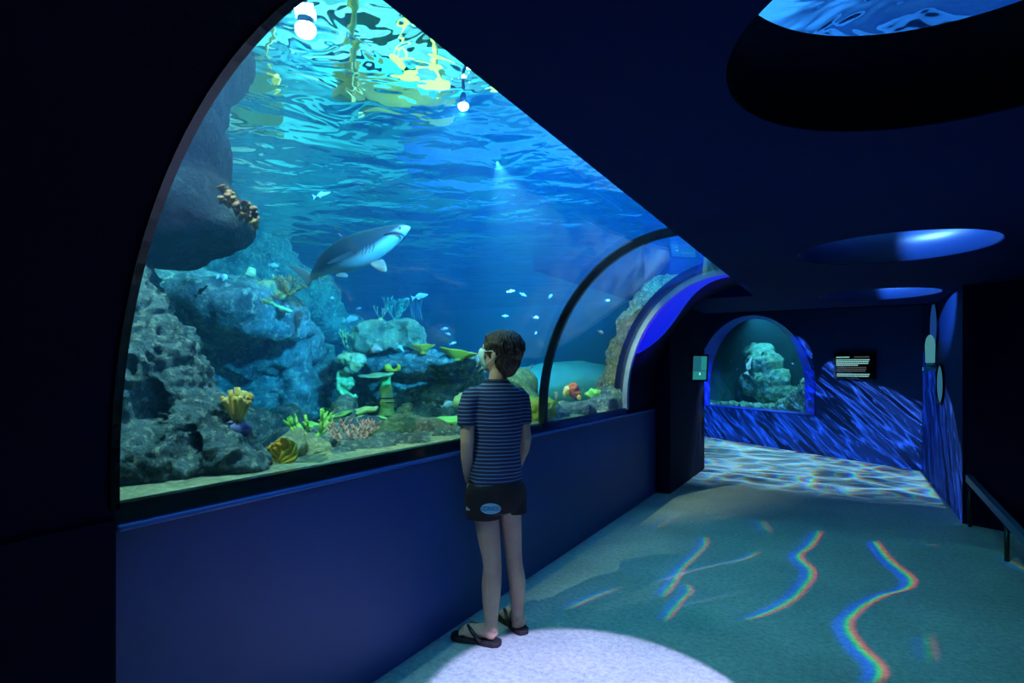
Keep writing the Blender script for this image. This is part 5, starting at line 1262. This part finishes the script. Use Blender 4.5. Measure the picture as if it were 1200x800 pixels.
# ------------------------------------------------------------------ signs and fittings in the room
black_box = principled('black_sign_case', (.004, .005, .007), .4)
def text_sign():
    a = bw(983.5, 418); b = bw(1022.5, 441); W_ = (b-a).dot(E1); H_ = a.z-b.z; c = bwp((s_of(a)+s_of(b))/2, (a.z+b.z)/2)
    root = empty('information_sign', c, 'small lit text panel with rows of pale lettering on the dark back wall', 'sign')
    def q(u, v, d): return c+E1*(u*W_)+UP*(v*H_)+N1*d
    m = MB(); m.loft([[q(u, v, d) for u, v in ((-.60, -.66), (.60, -.66), (.60, .66), (-.60, .66))] for d in (.0, .05)]); child(m.build('case', black_box, None, False, bevel=.004), root)
    m = MB(); m.loft([[q(u, v, d) for u, v in ((-.53, -.56), (.53, -.56), (.53, .56), (-.53, .56))] for d in (.051, .055)]); panel_ = m.build('panel', principled('sign_face', (.01, .012, .015), .3), None, False); child(panel_, root)
    bright = emit_mat('sign_lettering', (.30, .72, .70), .75); dim = emit_mat('sign_lettering_dim', (.28, .34, .38), .22)
    rnd = random.Random(2); rows = ((.47, -.5, -.1, bright), (.47, .05, .5, dim), (.33, -.5, .5, bright), (.24, -.5, .47, bright), (.15, -.5, .46, bright), (.06, -.5, .16, bright), (-.06, -.48, .4, dim), (-.15, -.48, .42, dim), (-.24, -.48, .38, dim), (-.40, -.48, .5, bright), (-.49, -.48, .49, bright))
    for z, u0, u1, mt in rows:
        m = MB(); u = u0
        while u < u1-.02:
            w_ = rnd.uniform(.02, .07); e = min(u1, u+w_)
            m.loft([[q(x, y, d) for x, y in ((u, z-.026), (e, z-.026), (e, z+.03), (u, z+.03))] for d in (.0551, .0575)]); u = e+.012
        child(m.build('text_line', mt, None, False), root)
text_sign()
def small_screen():
    c = P(820, 431, 6.5); root = empty('information_screen', c, 'little glowing teal picture sign on the dark pillar beside the far arched window', 'sign')
    ax = (RT*math.cos(.25)+FW*math.sin(.25)).normalized(); nz = UP.cross(ax).normalized()
    if nz.dot(FW) > 0: nz = -nz
    W_ = .17; H_ = .265
    def q(u, v, d): return c+ax*(u*W_+v*.012)+UP*(v*H_)+nz*d
    def slab(name, u0, u1, v0, v1, d0, d1, mt, par=root): 
        m = MB(); m.loft([[q(u, v, d) for u, v in ((u0, v0), (u1, v0), (u1, v1), (u0, v1))] for d in (d0, d1)]); o = m.build(name, mt, None, False); child(o, par); return o
    slab('case', -.66, .62, -.58, .58, -.03, .0, black_box)
    scr = slab('screen', -.5, .5, -.5, .5, .0, .004, emit_mat('teal_screen', (.015, .16, .22), .75))
    slab('picture_patch', .08, .48, -.1, .48, .0045, .006, emit_mat('teal_patch', (.02, .30, .30), .8), scr)
    slab('picture_patch', -.48, .46, -.48, -.15, .0045, .006, emit_mat('teal_patch_low', (.02, .30, .30), .8), scr)
    slab('picture_patch', -.04, .04, -.30, -.20, .0065, .008, emit_mat('white_dot', (.4, .9, .9), 1.2), scr)
    m = MB(); m.loft([[q(u, v, -.25+.07*0) for u, v in ((-.3, .1), (-.2, .1), (-.2, -.1), (-.3, -.1))], [q(u, v, -.03) for u, v in ((-.3, .1), (-.2, .1), (-.2, -.1), (-.3, -.1))]]); child(m.build('bracket', black_box, None, False), root)
small_screen()
# round lit niches on the side wall and the pale dome lamp between them
def niche(name, label, py0, py1, y0, y1, mat, ring_mat):
    yc = (y0+y1)/2; Dm = FW.dot(Vector((.83, yc, 0))); z0 = CAM_H+(HOR-py1)*Dm/F_PX; z1 = CAM_H+(HOR-py0)*Dm/F_PX; zc = (z0+z1)/2; ry = (y1-y0)/2; rz = (z1-z0)/2
    root = empty(name, (.828, yc, zc), label, 'wall light')
    def ring_(x, f): return [Vector((x, yc+ry*f*math.cos(2*math.pi*j/48), zc+rz*f*math.sin(2*math.pi*j/48))) for j in range(48)]
    child(MB().loft([ring_(.829, 1.0), ring_(.822, 1.0)]).build('diffuser', mat, None, False), root)
    child(MB().loft([ring_(.829, 1.08), ring_(.812, 1.08), ring_(.812, 1.0), ring_(.829, 1.0)], cap=False).build('rim', ring_mat, None, False), root)
niche('round_wall_light', 'upper of two round blue wall lights on the side wall of the far room', 354, 412, 7.15, 7.75, emit_mat('blue_diffuser', (.008, .05, .22), .9), dark_paint)
niche('round_wall_light', 'lower of two round blue wall lights, paler and smaller, on the side wall', 428, 472, 6.75, 7.2, emit_mat('pale_blue_diffuser', (.03, .15, .24), .9), dark_paint)
c = P(1090, 411, 5.9); root = empty('dome_lamp', c, 'pale dome-topped lantern on a small shelf fixed to the side wall of the far room', 'wall lamp')
m = MB(); m.tube([c+Vector((0, 0, z)) for z in (-.12, -.02, .06, .12, .155, .165)], [.040, .042, .044, .036, .018, .004], 20); child(m.build('dome', emit_mat('dome_glow', (.10, .42, .50), .55), None, True), root)
m = MB(); m.tube([c+Vector((0, 0, -.121)), c+Vector((0, 0, -.165))], .032, 16); child(m.build('neck', principled('lamp_neck', (.2, .5, .55), .4), None, True), root)
m = MB(); m.box((c.x-.06, c.y-.06, c.z-.20), (.828, c.y+.06, c.z-.165)); child(m.build('shelf', principled('lamp_shelf', (.05, .25, .35), .5), None, False, bevel=.004), root)
# low rail running from the corner of the side wall towards the right
root = empty('low_rail', (.90, 5.0, 0), 'low dark blue guard rail running from the wall corner towards the lower right edge', 'rail')
rm = principled('rail_blue_paint', (.02, .07, .16), .4)
a_ = Vector((.86, 5.76, .375)); b_ = P(1235, 668, 3.05)
d_ = (b_-a_).normalized(); n_ = d_.cross(UP).normalized()
m = MB(); m.loft([[p+n_*u+UP*v for u, v in ((-.02, -.03), (.02, -.03), (.02, .03), (-.02, .03))] for p in (a_, b_)]); child(m.build('top_bar', rm, None, False, bevel=.004), root)
for t in (.02, .55, .97):
    p = a_.lerp(b_, t); child(MB().tube([(p.x, p.y, 0), (p.x, p.y, p.z-.028)], .014, 12).build('post', black_box, None, True), root)
# unseen blue lamps added to brighten wall, vault, ceiling rings and room
spot('wall_fill', (.4, .8, 1.86), (XW, 1.75, .35), (.08, .38, 1), 34, 50, 1.0, .05)
spot('vault_fill', (-.30, 5.30, .9), (-1.24, 5.02, 1.74), (.12, .05, 1), 80, 56, .4, .02)
point('room_fill', (.9, 3.0, 1.2), (.06, .22, 1), 1.0, .3)
point('room_fill', (.2, .4, 1.0), (.06, .22, 1), .8, .3)
spot('ring_fill', (-.15, 3.80, 2.10), (.72, 4.12, 2.0), (.18, .55, 1), 190, 62, .5, .01)
spot('ring_fill', (-.12, 6.15, 2.10), (.72, 6.50, 2.0), (.18, .55, 1), 190, 62, .5, .01)
# things that repeat share a group
GROUPS = {'reef_fish': 'small fish swimming in the tanks', 'plate_coral': 'plate corals on the reef', 'branching_coral': 'branching corals', 'staghorn_coral': 'thin branching plants and corals on the table rock',
 'clump_coral': 'knobbly coral clumps', 'crust_coral': 'crust corals of the table rock', 'tube_sponge': 'small sponges beyond the window seam', 'ledge_rock': 'ledge rocks of the left cliff', 'stacked_rock': 'stacked rocks at the foot of the left cliff',
 'mound_rock': 'mound rocks of the reef', 'rubble_mound': 'rubble heaps on the sand', 'distant_rock': 'dim rocks far back in the tank', 'tank_rock': 'rocks of the small far tank', 'walkway_board': 'ochre boards over the tank', 'walkway_girder': 'steel girders over the tank',
 'work_light': 'yellow-green lights over the tank', 'floodlight': 'floodlights over the tank', 'round_wall_light': 'round wall lights of the far room'}
for o in list(COL.objects):
    b = o.name.split('.')[0]
    if o.parent is None and b in GROUPS and 'label' in o: o['group'] = GROUPS[b]
